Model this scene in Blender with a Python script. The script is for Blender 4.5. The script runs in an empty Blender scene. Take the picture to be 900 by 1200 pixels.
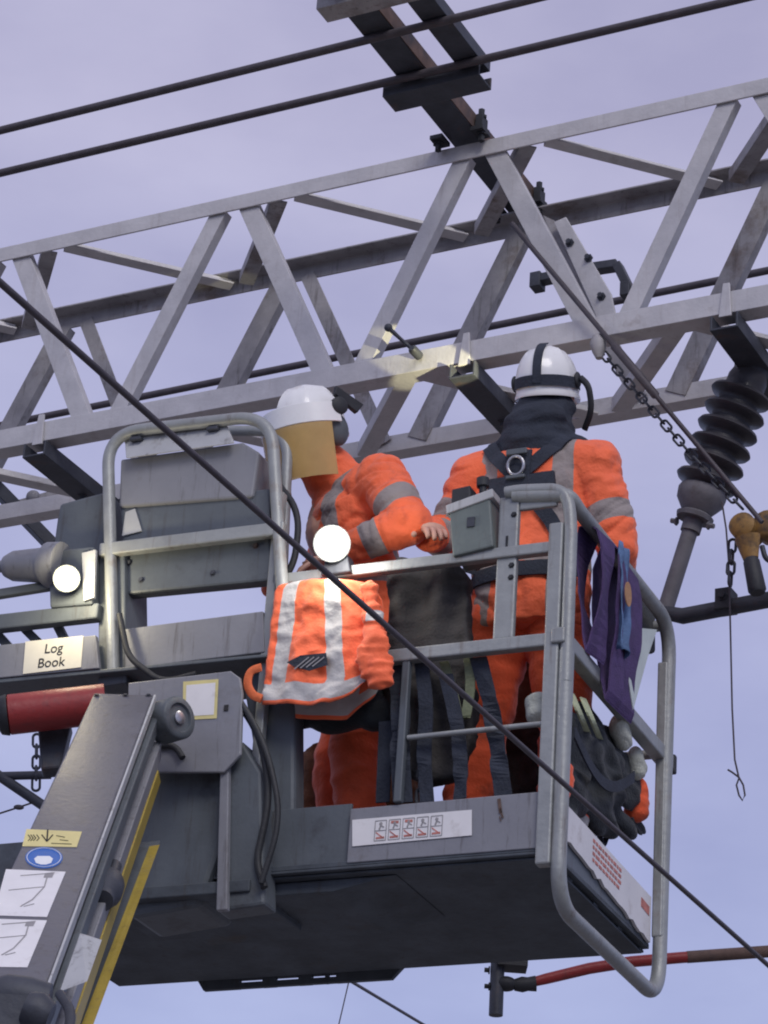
import bpy, bmesh, math, random
import numpy as np
from mathutils import Vector as V, Matrix as Mx, noise
random.seed(7)
S = bpy.context.scene
COL = S.collection

# ------------------------------------------------------------------ camera
F_PX, PITCH, ROLL, CAMZ = 3366.6, .4568, .0711, 1.6
FW = V((0, math.cos(PITCH), math.sin(PITCH)))
_up = V((0, -math.sin(PITCH), math.cos(PITCH))); _rt = V((1, 0, 0))
RT = _rt * math.cos(ROLL) + _up * math.sin(ROLL)
UP = -_rt * math.sin(ROLL) + _up * math.cos(ROLL)
EYE = V((0, 0, CAMZ))
cd = bpy.data.cameras.new('camera'); cam = bpy.data.objects.new('camera', cd); COL.objects.link(cam)
cd.sensor_fit = 'VERTICAL'; cd.sensor_height = 24; cd.lens = 24 * F_PX / 1200
cd.clip_start = .05; cd.clip_end = 5000
m = Mx.Identity(4)
for i, ax in enumerate((RT, UP, -FW)):
    for k in range(3): m[k][i] = ax[k]
m.translation = EYE
cam.matrix_world = m
S.camera = cam
S.render.resolution_x, S.render.resolution_y = 768, 1024
S.cycles.filter_width = 2.0

# ------------------------------------------------------------------ sky and sun
SUN_EL, SUN_AZ = math.radians(38), math.radians(168)      # behind the camera, a little to the right (azimuth clockwise from +Y)
w = bpy.data.worlds.new('World'); S.world = w; w.use_nodes = True
nt = w.node_tree; nt.nodes.clear()
N = nt.nodes.new; L = nt.links.new
out = N('ShaderNodeOutputWorld')
sky = N('ShaderNodeTexSky'); sky.sky_type = 'NISHITA'; sky.sun_disc = False
sky.sun_elevation = SUN_EL; sky.sun_rotation = SUN_AZ; sky.dust_density = 3; sky.air_density = 1.2
b1 = N('ShaderNodeBackground'); b1.inputs[1].default_value = .1; L(sky.outputs[0], b1.inputs[0])
tc = N('ShaderNodeTexCoord'); sep = N('ShaderNodeSeparateXYZ'); L(tc.outputs['Generated'], sep.inputs[0])
ramp = N('ShaderNodeValToRGB'); L(sep.outputs['Z'], ramp.inputs[0])
e = ramp.color_ramp.elements
e[0].position = .12; e[0].color = (.37, .455, .77, 1)
e[1].position = .72; e[1].color = (.515, .505, .695, 1)
q = ramp.color_ramp.elements.new(.40); q.color = (.43, .455, .71, 1)
q = ramp.color_ramp.elements.new(.56); q.color = (.485, .475, .68, 1)
mp = N('ShaderNodeMapping'); mp.inputs['Scale'].default_value = (4, 4, 9); L(tc.outputs['Generated'], mp.inputs[0])
nz = N('ShaderNodeTexNoise'); nz.inputs['Scale'].default_value = 1.6; nz.inputs['Detail'].default_value = 6; nz.inputs['Roughness'].default_value = .5; L(mp.outputs[0], nz.inputs[0])
cr = N('ShaderNodeValToRGB'); L(nz.outputs[0], cr.inputs[0])
cr.color_ramp.elements[0].position = .3; cr.color_ramp.elements[0].color = (.83, .83, .88, 1)
cr.color_ramp.elements[1].position = .72; cr.color_ramp.elements[1].color = (1.16, 1.15, 1.10, 1)
mul = N('ShaderNodeMixRGB'); mul.blend_type = 'MULTIPLY'; mul.inputs[0].default_value = 1
L(ramp.outputs[0], mul.inputs[1]); L(cr.outputs[0], mul.inputs[2])
b2 = N('ShaderNodeBackground'); b2.inputs[1].default_value = 1.0; L(mul.outputs[0], b2.inputs[0])
mx = N('ShaderNodeMixShader'); mx.inputs[0].default_value = .96
L(b1.outputs[0], mx.inputs[1]); L(b2.outputs[0], mx.inputs[2]); L(mx.outputs[0], out.inputs[0])

sl = bpy.data.lights.new('sun', 'SUN'); sl.energy = 1.35; sl.angle = math.radians(25); sl.color = (1, .96, .92)
sun = bpy.data.objects.new('sun', sl); COL.objects.link(sun)
sd = V((math.sin(SUN_AZ) * math.cos(SUN_EL), math.cos(SUN_AZ) * math.cos(SUN_EL), math.sin(SUN_EL)))
sun.rotation_euler = (-sd).to_track_quat('-Z', 'Y').to_euler(); sun.location = (0, 0, 30)
S.view_settings.view_transform = 'Standard'; S.view_settings.look = 'None'
S.view_settings.exposure = 0; S.view_settings.gamma = 1; S.view_settings.use_curve_mapping = False

# ------------------------------------------------------------------ frames of the three big things
def frame(o, yaw):
    mm = Mx.Rotation(-yaw, 4, 'Z'); mm.translation = o; return mm
BAS = frame(V((.5461, 7.7408, 2.7875 + CAMZ)), .4269)      # platform: u right, v away, h up from its near right floor corner
TRS = frame(V((0, 9.0, 5.0532 + CAMZ)), .4955)             # truss: from the top edge of its near bottom chord
def ray(px, py): return FW + RT * (px - 450) / F_PX - UP * (py - 600) / F_PX
def _on(px, py, M, v):
    n = V((M[0][1], M[1][1], M[2][1])); o = M.translation; d = ray(px, py)
    p = EYE + d * (((o - EYE) @ n + v) / (d @ n))
    return M.inverted() @ p
def bas(px, py, v=0): return _on(px, py, BAS, v)
def trs(px, py, v=0): return _on(px, py, TRS, v)
def wp(px, py, Y): d = ray(px, py); return EYE + d * (Y / d.y)
def trh(px, py, h):                                        # on a level plane h above the truss datum
    d = ray(px, py); z = TRS.translation.z + h - CAMZ
    return TRS.inverted() @ (EYE + d * (z / d.z))

# ------------------------------------------------------------------ materials
MATS = {}
def mat(name, col, rough=.6, metal=0, var=.12, scale=12, dirt=None, dirt_amt=.45, dirt_scale=5, bump=.15, bscale=60, stripe=None, spec=.4, coat=0, alpha=None, sheen=0, emit=None, trans=0, streak=None, streak_amt=.5, crease=0):
    mt = bpy.data.materials.new(name); mt.use_nodes = True; t = mt.node_tree; n = t.nodes.new; l = t.links.new
    bs = t.nodes['Principled BSDF']
    tcn = n('ShaderNodeTexCoord')
    a = n('ShaderNodeTexNoise'); a.inputs['Scale'].default_value = scale; a.inputs['Detail'].default_value = 5; a.inputs['Roughness'].default_value = .62
    l(tcn.outputs['Object'], a.inputs['Vector'])
    r = n('ShaderNodeValToRGB'); l(a.outputs[0], r.inputs[0])
    lo = [max(0, c * (1 - var)) for c in col]; hi = [min(1, c * (1 + var)) for c in col]
    r.color_ramp.elements[0].position = .32; r.color_ramp.elements[0].color = (*lo, 1)
    r.color_ramp.elements[1].position = .68; r.color_ramp.elements[1].color = (*hi, 1)
    cur = r.outputs[0]
    if dirt:
        d = n('ShaderNodeTexNoise'); d.inputs['Scale'].default_value = dirt_scale; d.inputs['Detail'].default_value = 8; d.inputs['Roughness'].default_value = .7
        l(tcn.outputs['Object'], d.inputs['Vector'])
        dr = n('ShaderNodeValToRGB'); l(d.outputs[0], dr.inputs[0])
        dr.color_ramp.elements[0].position = .70 - .35 * dirt_amt; dr.color_ramp.elements[0].color = (0, 0, 0, 1)
        dr.color_ramp.elements[1].position = .86 - .30 * dirt_amt; dr.color_ramp.elements[1].color = (1, 1, 1, 1)
        x = n('ShaderNodeMixRGB'); l(dr.outputs[0], x.inputs[0]); l(cur, x.inputs[1]); x.inputs[2].default_value = (*dirt, 1); cur = x.outputs[0]
    if streak:                                            # runs, scuffs and rubbed paint
        mpn = n('ShaderNodeMapping'); mpn.inputs['Scale'].default_value = (34, 34, 3.2); l(tcn.outputs['Object'], mpn.inputs[0])
        sn = n('ShaderNodeTexNoise'); sn.inputs['Scale'].default_value = 1; sn.inputs['Detail'].default_value = 7; sn.inputs['Roughness'].default_value = .72; l(mpn.outputs[0], sn.inputs['Vector'])
        sr = n('ShaderNodeValToRGB'); l(sn.outputs[0], sr.inputs[0])
        sr.color_ramp.elements[0].position = .55; sr.color_ramp.elements[0].color = (0, 0, 0, 1); sr.color_ramp.elements[1].position = .72; sr.color_ramp.elements[1].color = (streak_amt,) * 3 + (1,)
        x = n('ShaderNodeMixRGB'); l(sr.outputs[0], x.inputs[0]); l(cur, x.inputs[1]); x.inputs[2].default_value = (*streak, 1); cur = x.outputs[0]
    if stripe:                                            # sewn-on tape: width and place come with the cloth's mesh
        at = n('ShaderNodeAttribute'); at.attribute_name = 'stripe'
        lt = n('ShaderNodeMath'); lt.operation = 'LESS_THAN'; lt.inputs[1].default_value = 0; l(at.outputs['Fac'], lt.inputs[0])
        x = n('ShaderNodeMixRGB'); l(lt.outputs[0], x.inputs[0]); l(cur, x.inputs[1]); x.inputs[2].default_value = (*stripe, 1); cur = x.outputs[0]
    l(cur, bs.inputs['Base Color'])
    rr = n('ShaderNodeMapRange'); rr.inputs[3].default_value = max(.03, rough - .12); rr.inputs[4].default_value = min(1, rough + .12); l(a.outputs[0], rr.inputs[0]); l(rr.outputs[0], bs.inputs['Roughness'])
    bs.inputs['Metallic'].default_value = metal
    bs.inputs['Specular IOR Level'].default_value = spec
    bs.inputs['Coat Weight'].default_value = coat
    bs.inputs['Sheen Weight'].default_value = sheen
    if alpha: bs.inputs['Alpha'].default_value = alpha
    if trans: bs.inputs['Transmission Weight'].default_value = trans
    if emit: bs.inputs['Emission Color'].default_value = (*emit[:3], 1); bs.inputs['Emission Strength'].default_value = emit[3]
    if bump:
        bn = n('ShaderNodeTexNoise'); bn.inputs['Scale'].default_value = bscale; bn.inputs['Detail'].default_value = 4; l(tcn.outputs['Object'], bn.inputs['Vector'])
        bp = n('ShaderNodeBump'); bp.inputs['Strength'].default_value = bump; bp.inputs['Distance'].default_value = .01
        l(bn.outputs[0], bp.inputs['Height']); l(bp.outputs[0], bs.inputs['Normal'])
        if crease:                                        # sharp little folds of stiff cloth
            mc = n('ShaderNodeMapping'); mc.inputs['Scale'].default_value = (1, 1, 1.7); l(tcn.outputs['Object'], mc.inputs[0])
            wv = n('ShaderNodeTexNoise'); wv.noise_type = 'RIDGED_MULTIFRACTAL'; wv.inputs['Scale'].default_value = 7.5; wv.inputs['Detail'].default_value = 2.5; wv.inputs['Distortion'].default_value = .6; l(mc.outputs[0], wv.inputs['Vector'])
            b2_ = n('ShaderNodeBump'); b2_.inputs['Strength'].default_value = crease; b2_.inputs['Distance'].default_value = .045
            l(wv.outputs[0], b2_.inputs['Height']); l(bp.outputs[0], b2_.inputs['Normal']); l(b2_.outputs[0], bs.inputs['Normal'])
    MATS[name] = mt; return mt
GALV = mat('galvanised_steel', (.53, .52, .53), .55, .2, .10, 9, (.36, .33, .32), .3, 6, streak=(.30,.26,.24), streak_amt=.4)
GALVD = mat('darker_steel', (.33, .32, .33), .65, .2, .2, 8, (.16, .12, .10), .5, 5, streak=(.06,.05,.045), streak_amt=.7)  # darker steel with brown patches and streaks; far truss members use it
DARK = mat('dark_steel', (.055, .06, .075), .55, .2, .25, 12, (.10, .06, .045), .35, 8)
RUSTY = mat('rusty_steel', (.13, .085, .07), .8, .1, .3, 14, (.05, .05, .06), .5, 6)
BUS = mat('oxidised_conductor', (.085, .075, .085), .6, .3, .2, 20)
GREY = mat('grey_paint', (.215, .22, .245), .45, 0, .07, 6, (.16, .15, .15), .35, 4, .08, streak=(.06,.05,.045), streak_amt=.7)
BOOMG = mat('boom_paint', (.115, .115, .135), .42, 0, .08, 6, (.09, .085, .085), .35, 4, .08, streak=(.06,.05,.045), streak_amt=.7)
GREYL = mat('pale_grey_paint', (.42, .43, .44), .5, 0, .08, 7, (.2, .18, .16), .3, 6, .08, streak=(.06,.05,.045), streak_amt=.7)
GREYD = mat('slate_grey_paint', (.10, .115, .13), .5, 0, .12, 6, (.05, .05, .055), .4, 5, .1, streak=(.06,.05,.045), streak_amt=.7)
BLACK = mat('black_rubber', (.025, .027, .032), .6, 0, .2, 10)
BLACKF = mat('black_cordura', (.022, .027, .033), .85, 0, .3, 20, bump=.4, bscale=140, sheen=.1)
RAILM = mat('zinc_rail', (.30, .315, .315), .5, .3, .12, 10, (.22, .18, .15), .3, 7, streak=(.13,.09,.07), streak_amt=.6)
UNDER = mat('underbody_steel', (.075, .088, .105), .75, .1, .3, 7, (.075, .065, .055), .3, 4, streak=(.06,.05,.045), streak_amt=.7)
RED = mat('red_paint', (.27, .03, .03), .45, 0, .1, 8, (.12, .04, .04), .35, 6, streak=(.06,.03,.03))
YEL = mat('yellow_paint', (.36, .27, .05), .5, 0, .12, 8, (.25, .2, .1), .35, 6, streak=(.12,.09,.05))
HOISTY = mat('hoist_yellow', (.30, .17, .05), .6, 0, .25, 12, (.07, .05, .04), .7, 14)
ORANGE = mat('hi_vis_orange', (.97, .165, .06), .75, 0, .07, 9, (.55, .10, .05), .3, 7, .35, 90, crease=.55, stripe=(.29, .25, .24), sheen=.2)
TROUS = mat('hi_vis_trouser', (.80, .11, .035), .8, 0, .1, 9, (.38, .09, .05), .4, 6, .35, 90, crease=.55, stripe=(.34, .33, .33), sheen=.2)
VESTM = mat('hi_vis_vest_cloth', (.97, .165, .06), .75, 0, .06, 9, (.7, .10, .04), .3, 7, .25, 90, crease=.45, stripe=(.50, .49, .48), sheen=.2)
TAPE = mat('reflective_tape', (.45, .45, .45), .4, .1, .08, 20)
HELM = mat('white_helmet_shell', (.80, .80, .80), .3, 0, .03, 6, (.55, .52, .48), .3, 7, .02, coat=.3)
AMBER = mat('amber_visor', (.60, .40, .15), .22, 0, .10, 8, bump=.02, spec=.5, alpha=.72)
SKIN = mat('skin', (.58, .33, .25), .55, 0, .08, 20, bump=.1)
NAVY = mat('navy_fabric', (.03, .036, .052), .9, 0, .25, 14, bump=.4, bscale=110)
PURPLE = mat('purple_webbing', (.075, .045, .135), .8, 0, .2, 25, bump=.4, bscale=180)
BLUEC = mat('blue_cloth', (.10, .17, .32), .8, 0, .3, 12, bump=.4)
PALE = mat('pale_rope', (.55, .56, .48), .85, 0, .15, 25, (.3, .3, .24), .4, 12, .5, 150)
GLOVE = mat('glove_leather', (.45, .25, .13), .8, 0, .15, 20, bump=.4)
OLIVE = mat('olive_canvas', (.16, .18, .11), .9, 0, .2, 14, bump=.4)
STEEL = mat('bare_steel', (.45, .45, .47), .35, .8, .1, 20)
PAPER = mat('white_label', (.74, .73, .74), .6, 0, .04, 12, (.5, .48, .46), .3, 9, .03)
PAPERY = mat('yellow_label', (.66, .58, .26), .6, 0, .08, 12, (.4, .35, .2), .3, 9, .03)
CREAM = mat('cream_label', (.72, .69, .58), .6, 0, .05, 12, bump=.03)
INK = mat('black_ink', (.02, .02, .022), .7, bump=0)
INKG = mat('grey_ink', (.30, .29, .30), .7, bump=0)
INKR = mat('faded_red_ink', (.48, .18, .15), .7, 0, .3, 40, bump=0)
BLUES = mat('blue_sign_vinyl', (.03, .13, .45), .5, 0, .06, 12, bump=.02)
WHITEV = mat('white_vinyl', (.75, .77, .8), .5, 0, .04, 12, bump=.02)
PORC = mat('brown_glazed_insulator', (.04, .038, .045), .5, 0, .25, 8, (.09, .08, .08), .35, 9, bump=.06, coat=.08)
IRON = mat('dull_iron', (.15, .145, .16), .7, .1, .2, 12, (.08, .06, .05), .4, 9)
LAMP = mat('lit_lamp_face', (.9, .88, .8), .3, bump=0, emit=(1, .93, .72, 28))
GLOW = mat('halo_glow', (.30, .26, .16), .4, bump=0, emit=(1, .80, .42, .75))  # warm emission that imitates the halo round a lamp
LAMPW = mat('lit_warm_lamp_face', (.9, .85, .7), .3, bump=0, emit=(1, .84, .50, 22))
BALL = mat('track_ballast', (.21, .20, .19), .95, 0, .35, 14, (.05, .045, .04), .5, 3, 1, 25)

# ------------------------------------------------------------------ mesh helpers
def link(name, bm, mt, parent=None, smooth=False, bevel=0, kind=None, frame_m=None):
    me = bpy.data.meshes.new(name)
    bmesh.ops.recalc_face_normals(bm, faces=bm.faces)
    bm.to_mesh(me); bm.free()
    o = bpy.data.objects.new(name, me); COL.objects.link(o)
    for x in (mt if isinstance(mt, (list, tuple)) else [mt]): me.materials.append(x)
    if smooth:
        for p in me.polygons: p.use_smooth = True
        me.set_sharp_from_angle(angle=math.radians(50))
    if bevel:
        bv = o.modifiers.new('bevel', 'BEVEL'); bv.width = bevel; bv.segments = 2; bv.limit_method = 'ANGLE'; bv.angle_limit = math.radians(40)
    if parent: o.parent = parent
    elif frame_m is not None: o.matrix_world = frame_m
    if kind: o['kind'] = kind
    return o
def tag(o, label, cat, group=None, kind=None):
    o['label'] = label; o['category'] = cat
    if group: o['group'] = group
    if kind: o['kind'] = kind
    return o
def empty(name, M, label, cat, group=None):
    o = bpy.data.objects.new(name, None); COL.objects.link(o); o.empty_display_size = .1
    o.matrix_world = M; return tag(o, label, cat, group)
def at(M, p): r = M.copy(); r.translation = M @ V(p); return r
NB = bmesh.new
def box(bm, lo, hi):
    vs = [bm.verts.new((x, y, z)) for x in (lo[0], hi[0]) for y in (lo[1], hi[1]) for z in (lo[2], hi[2])]
    for f in ((0, 1, 3, 2), (4, 6, 7, 5), (0, 4, 5, 1), (2, 3, 7, 6), (0, 2, 6, 4), (1, 5, 7, 3)): bm.faces.new([vs[i] for i in f])
    return bm
def basis(d, up=(0, 0, 1)):
    d = V(d).normalized(); u = V(up)
    if abs(d.dot(u.normalized())) > .98: u = V((0, 1, 0)) if abs(d.y) < .9 else V((1, 0, 0))
    s = d.cross(u).normalized(); return d, s, s.cross(d).normalized()
def section(bm, a, b, poly, up=(0, 0, 1)):
    """extrude a closed 2D section (side, up) from a to b"""
    a, b = V(a), V(b); d, s, u = basis(b - a, up)
    A = [bm.verts.new(a + s * x + u * y) for x, y in poly]; B = [bm.verts.new(b + s * x + u * y) for x, y in poly]
    n = len(poly)
    for i in range(n): bm.faces.new((A[i], A[(i + 1) % n], B[(i + 1) % n], B[i]))
    bm.faces.new(A); bm.faces.new(B[::-1]); return bm
def bar(bm, a, b, w_, h_, up=(0, 0, 1)):
    x, y = w_ / 2, h_ / 2; return section(bm, a, b, [(-x, -y), (x, -y), (x, y), (-x, y)], up)
def prism(bm, pts, ext):
    A = [bm.verts.new(V(p)) for p in pts]; B = [bm.verts.new(V(p) + V(ext)) for p in pts]; n = len(pts)
    for i in range(n): bm.faces.new((A[i], A[(i + 1) % n], B[(i + 1) % n], B[i]))
    bm.faces.new(A); bm.faces.new(B[::-1]); return bm
def fillet(pts, r, n=7):
    pts = [V(p) for p in pts]; o = [pts[0]]
    for i in range(1, len(pts) - 1):
        p, a, b = pts[i], pts[i - 1], pts[i + 1]
        rr = min(r, (a - p).length * .49, (b - p).length * .49)
        s, t = p + (a - p).normalized() * rr, p + (b - p).normalized() * rr
        for k in range(n + 1):
            x = k / n; o.append(s * (1 - x) ** 2 + p * 2 * x * (1 - x) + t * x * x)
    o.append(pts[-1]); return o
def tube(bm, pts, rad, seg=12, closed=False, flat=None, cap=True):
    """round tube along a path; rad one value or one per point; flat=(kx,ky) squashes the section"""
    pts = [V(p) for p in pts]; n = len(pts)
    rs = rad if isinstance(rad, (list, tuple)) else [rad] * n
    rings = []; ref = None
    for i in range(n):
        if closed: t = pts[(i + 1) % n] - pts[i - 1]
        else: t = pts[min(i + 1, n - 1)] - pts[max(i - 1, 0)]
        t = t.normalized() if t.length > 1e-9 else V((0, 0, 1))
        if ref is None:
            _, s, u = basis(t)
        else:
            s = ref - t * ref.dot(t); s = s.normalized(); u = s.cross(t).normalized() * -1
            u = t.cross(s)
        if ref is None: u = t.cross(s)
        ref = s
        kx, ky = flat if flat else (1, 1)
        rings.append([bm.verts.new(pts[i] + (s * math.cos(2 * math.pi * k / seg) * kx + u * math.sin(2 * math.pi * k / seg) * ky) * rs[i]) for k in range(seg)])
    m_ = n if closed else n - 1
    for i in range(m_):
        A, B = rings[i], rings[(i + 1) % n]
        for k in range(seg): bm.faces.new((A[k], A[(k + 1) % seg], B[(k + 1) % seg], B[k]))
    if cap and not closed: bm.faces.new(rings[0][::-1]); bm.faces.new(rings[-1])
    return bm
def lathe(bm, a, b, prof, seg=24):
    """prof: (t along a->b in metres, radius)"""
    a, b = V(a), V(b); d, s, u = basis(b - a); rings = []
    for t, r in prof:
        rings.append([bm.verts.new(a + d * t + (s * math.cos(2 * math.pi * k / seg) + u * math.sin(2 * math.pi * k / seg)) * max(r, 1e-4)) for k in range(seg)])
    for A, B in zip(rings, rings[1:]):
        for k in range(seg): bm.faces.new((A[k], A[(k + 1) % seg], B[(k + 1) % seg], B[k]))
    bm.faces.new(rings[0][::-1]); bm.faces.new(rings[-1]); return bm
def ball(bm, c, r, sc=(1, 1, 1), rot=None, seg=16):
    mm = Mx.Translation(V(c)) @ (rot.to_4x4() if rot else Mx.Identity(4)) @ Mx.Diagonal((r * sc[0], r * sc[1], r * sc[2], 1))
    bmesh.ops.create_uvsphere(bm, u_segments=seg, v_segments=max(6, seg * 2 // 3), radius=1, matrix=mm); return bm
def bolt(bm, p, d, r=.012, l=.012):
    p, d = V(p), V(d).normalized(); lathe(bm, p, p + d, [(0, r * 1.7), (l * .25, r * 1.7), (l * .25, r), (l, r)], 6); return bm
def chain(bm, pts, link_l=.034, wire=.0042, wid=.011):
    """welded links, alternately turned, along a polyline"""
    pts = [V(p) for p in pts]; seg = []; pitch = link_l - 2 * wire
    lens = [(b - a).length for a, b in zip(pts, pts[1:])]; tot = sum(lens); k = 0; s = 0
    while s < tot:
        q, i = s, 0
        while i < len(lens) - 1 and q > lens[i]: q -= lens[i]; i += 1
        c = pts[i].lerp(pts[i + 1], q / lens[i]); d, sd_, u = basis(pts[i + 1] - pts[i])
        if k % 2: sd_ = u
        hl = link_l / 2 - wid
        ring = []
        for j in range(14):
            a_ = 2 * math.pi * j / 14; ring.append(c + d * (math.cos(a_) * wid + math.copysign(hl, math.cos(a_))) + sd_ * math.sin(a_) * wid)
        tube(bm, ring, wire, 6, closed=True); s += pitch; k += 1
    return bm
def remesh(bm, voxel, smooth_it=6, wrinkle=0, wscale=9, seed=0, attr=None):
    """fuse overlapping solids into one skin, smooth it, crumple it; attr(co)->stripe distance per vertex"""
    me = bpy.data.meshes.new('tmp'); bmesh.ops.recalc_face_normals(bm, faces=bm.faces); bm.to_mesh(me); bm.free()
    o = bpy.data.objects.new('tmp', me); COL.objects.link(o)
    r = o.modifiers.new('r', 'REMESH'); r.mode = 'VOXEL'; r.voxel_size = voxel
    s = o.modifiers.new('s', 'SMOOTH'); s.factor = .5; s.iterations = smooth_it
    dg = bpy.context.evaluated_depsgraph_get(); nm = bpy.data.meshes.new_from_object(o.evaluated_get(dg), depsgraph=dg)
    bpy.data.objects.remove(o); bpy.data.meshes.remove(me)
    n = len(nm.vertices)
    if wrinkle:
        nm.update()
        nor = [v.normal.copy() for v in nm.vertices]
        for v, nn in zip(nm.vertices, nor):
            c = v.co; off = V((seed, seed * 2.3, seed * .7))
            p = V((c.x * .8, c.y * .8, c.z * 1.7)) * wscale + off
            k = noise.noise(p) + .5 * noise.noise(p * 2.1 + V((3, 1, 2)))
            k2 = 1 - abs(noise.noise(V((c.x * .6, c.y * .6, c.z * 2.2)) * wscale * .8 + off * 2)) * 2.2
            v.co = c + nn * wrinkle * (k * .6 + k2 * .6 - .3)
    if attr:
        a_ = nm.attributes.new('stripe', 'FLOAT', 'POINT')
        a_.data.foreach_set('value', [attr(v.co) for v in nm.vertices])
    for p in nm.polygons: p.use_smooth = True
    return nm
def linkme(name, me, mt, parent=None):
    me.name = name; o = bpy.data.objects.new(name, me); COL.objects.link(o); me.materials.clear(); me.materials.append(mt)
    if parent: o.parent = parent
    return o
def text_bm(body, size, M, thick=.0008):
    cu = bpy.data.curves.new('t', 'FONT'); cu.body = body; cu.size = size; cu.align_x = 'CENTER'; cu.align_y = 'CENTER'; cu.extrude = thick
    o = bpy.data.objects.new('t', cu); COL.objects.link(o)
    dg = bpy.context.evaluated_depsgraph_get(); me = bpy.data.meshes.new_from_object(o.evaluated_get(dg), depsgraph=dg)
    bm = NB(); bm.from_mesh(me); bmesh.ops.transform(bm, matrix=M, verts=bm.verts)
    bpy.data.objects.remove(o); bpy.data.meshes.remove(me); return bm
def stroke(bm, pts, wdt, nrm, lift=.0015):
    """flat ink line on a surface"""
    n = V(nrm).normalized()
    for a, b in zip(pts, pts[1:]): bar(bm, V(a) + n * lift, V(b) + n * lift, wdt, .001, n)
    return bm

# ------------------------------------------------------------------ ground
bm = NB(); bmesh.ops.create_grid(bm, x_segments=60, y_segments=60, size=400)
for v in bm.verts:
    v.co.y += 200; v.co.z = -.02 if v.co.length < 60 else noise.noise(v.co * .02) * .6 - .3
link('ground', bm, BALL, kind='structure')

# ------------------------------------------------------------------ lattice truss
CH, DT = .844, .525
tr = empty('lattice_truss', at(TRS, (0, 0, 0)), 'long pale grey steel lattice boom crossing the whole sky behind the two workers', 'lattice boom')
U0, U1 = -5.3, 5.3
def ang(vleg, hleg, t=.008, top=False):
    # section (side, up) for a bar running along +u : side = +(-v)?  d x up = (1,0,0)x(0,0,1) = (0,-1,0) -> side points to -v
    if top: return [(0, 0), (0, -vleg), (-t, -vleg), (-t, -t), (-hleg, -t), (-hleg, 0)]
    return [(0, vleg), (0, 0), (-hleg, 0), (-hleg, t), (-t, t), (-t, vleg)]
for nm_, v, h, sec in (('chord', 0, -.084, ang(.084, .078)), ('chord', 0, CH, ang(.064, .05, top=True)),
                       ('chord', DT, -.085, ang(.07, .07))):
    link(nm_, section(NB(), (U0, v, h), (U1, v, h), sec), GALV, tr, bevel=.002)
bm = NB(); section(bm, (U0, DT + .03, CH), (U1, DT + .03, CH), [(0, 0), (.075, 0), (.075, -.008), (.008, -.008), (.008, -.068), (0, -.068)])
link('chord', bm, GALVD, tr, bevel=.002)
def brace(a, b, wd, nrm, mt, ret=.045, t=.007, flip=1):
    """steel angle: broad leg facing nrm, return leg turned in along one edge"""
    d, s, u = basis(V(b) - V(a), nrm); x = wd / 2
    sec = [(-x, 0), (x, 0), (x, -ret), (x - t, -ret), (x - t, -t), (-x, -t)]
    if flip < 0: sec = [(-p, q_) for p, q_ in sec][::-1]
    link('brace', section(NB(), a, b, sec, nrm), mt, tr, bevel=.0015)
PER = 1.035
for k in range(-5, 6):
    ub, ut = -.22 + PER * k, .265 + PER * k
    if abs(ub) > 4.7: continue
    fr = (0, -1, 0)
    brace((ub + .075, -.004 + .012, -.02), (ut - .045, .012, CH - .04), .068, fr, GALV, flip=1)
    brace((ut + .075, .012, CH - .04), (ut + PER - .485 - .075, .012, -.02), .075, fr, GALV, flip=-1)
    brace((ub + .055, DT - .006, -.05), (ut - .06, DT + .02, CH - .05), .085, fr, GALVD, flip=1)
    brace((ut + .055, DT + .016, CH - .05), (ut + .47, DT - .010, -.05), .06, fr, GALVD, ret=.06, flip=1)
    # level zigzag between the top chords, and between the bottom chords
    tb, tf = 0.02 + PER * k, .52 + PER * k
    brace((tf - PER + .03, .02, CH - .055), (tb - .02, DT - .02, CH - .062), .06, (0, 0, -1), GALV, ret=.05, flip=1)
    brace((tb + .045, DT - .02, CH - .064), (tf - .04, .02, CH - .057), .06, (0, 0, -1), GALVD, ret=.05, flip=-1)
    brace((-.40 + PER * k + .02, DT, -.090), (.03 + PER * k, .05, -.082), .065, (0, 0, -1), GALV, ret=.055, flip=-1)
    brace((.10 + PER * k, .05, -.084), (.56 + PER * k, DT, -.092), .065, (0, 0, -1), GALV, ret=.055, flip=1)

# pale bracket plates bolted along one diagonal
bp_ = empty('bracket_plate', at(TRS, trs(690, 320, -.02)), 'pale grey bolted channel bracket beside the sloping brace right of the dark top beam', 'bracket')
def loc(M, P, o): return M @ V(P) - o.matrix_world.translation
def rel(o, P): return o.matrix_world.inverted() @ V(P)
def TL(o, pts, v): return [rel(o, TRS @ trs(x, y, v)) for x, y in pts]
def BL(o, pts, v): return [rel(o, BAS @ bas(x, y, v)) for x, y in pts]
bpy.context.view_layer.update()
bm = prism(NB(), TL(bp_, [(649, 260), (663, 254), (716, 344), (722, 372), (700, 374)], .10), (0, .012, 0)); link('plate', bm, GALV, bp_, bevel=.002)
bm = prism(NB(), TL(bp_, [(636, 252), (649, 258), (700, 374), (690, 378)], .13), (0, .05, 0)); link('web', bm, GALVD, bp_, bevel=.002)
for x, y in ((668, 285), (690, 303), (705, 348)): link('bolt', bolt(NB(), TL(bp_, [(x, y)], .10)[0], (0, -1, 0), .01, .02), DARK, bp_)

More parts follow.
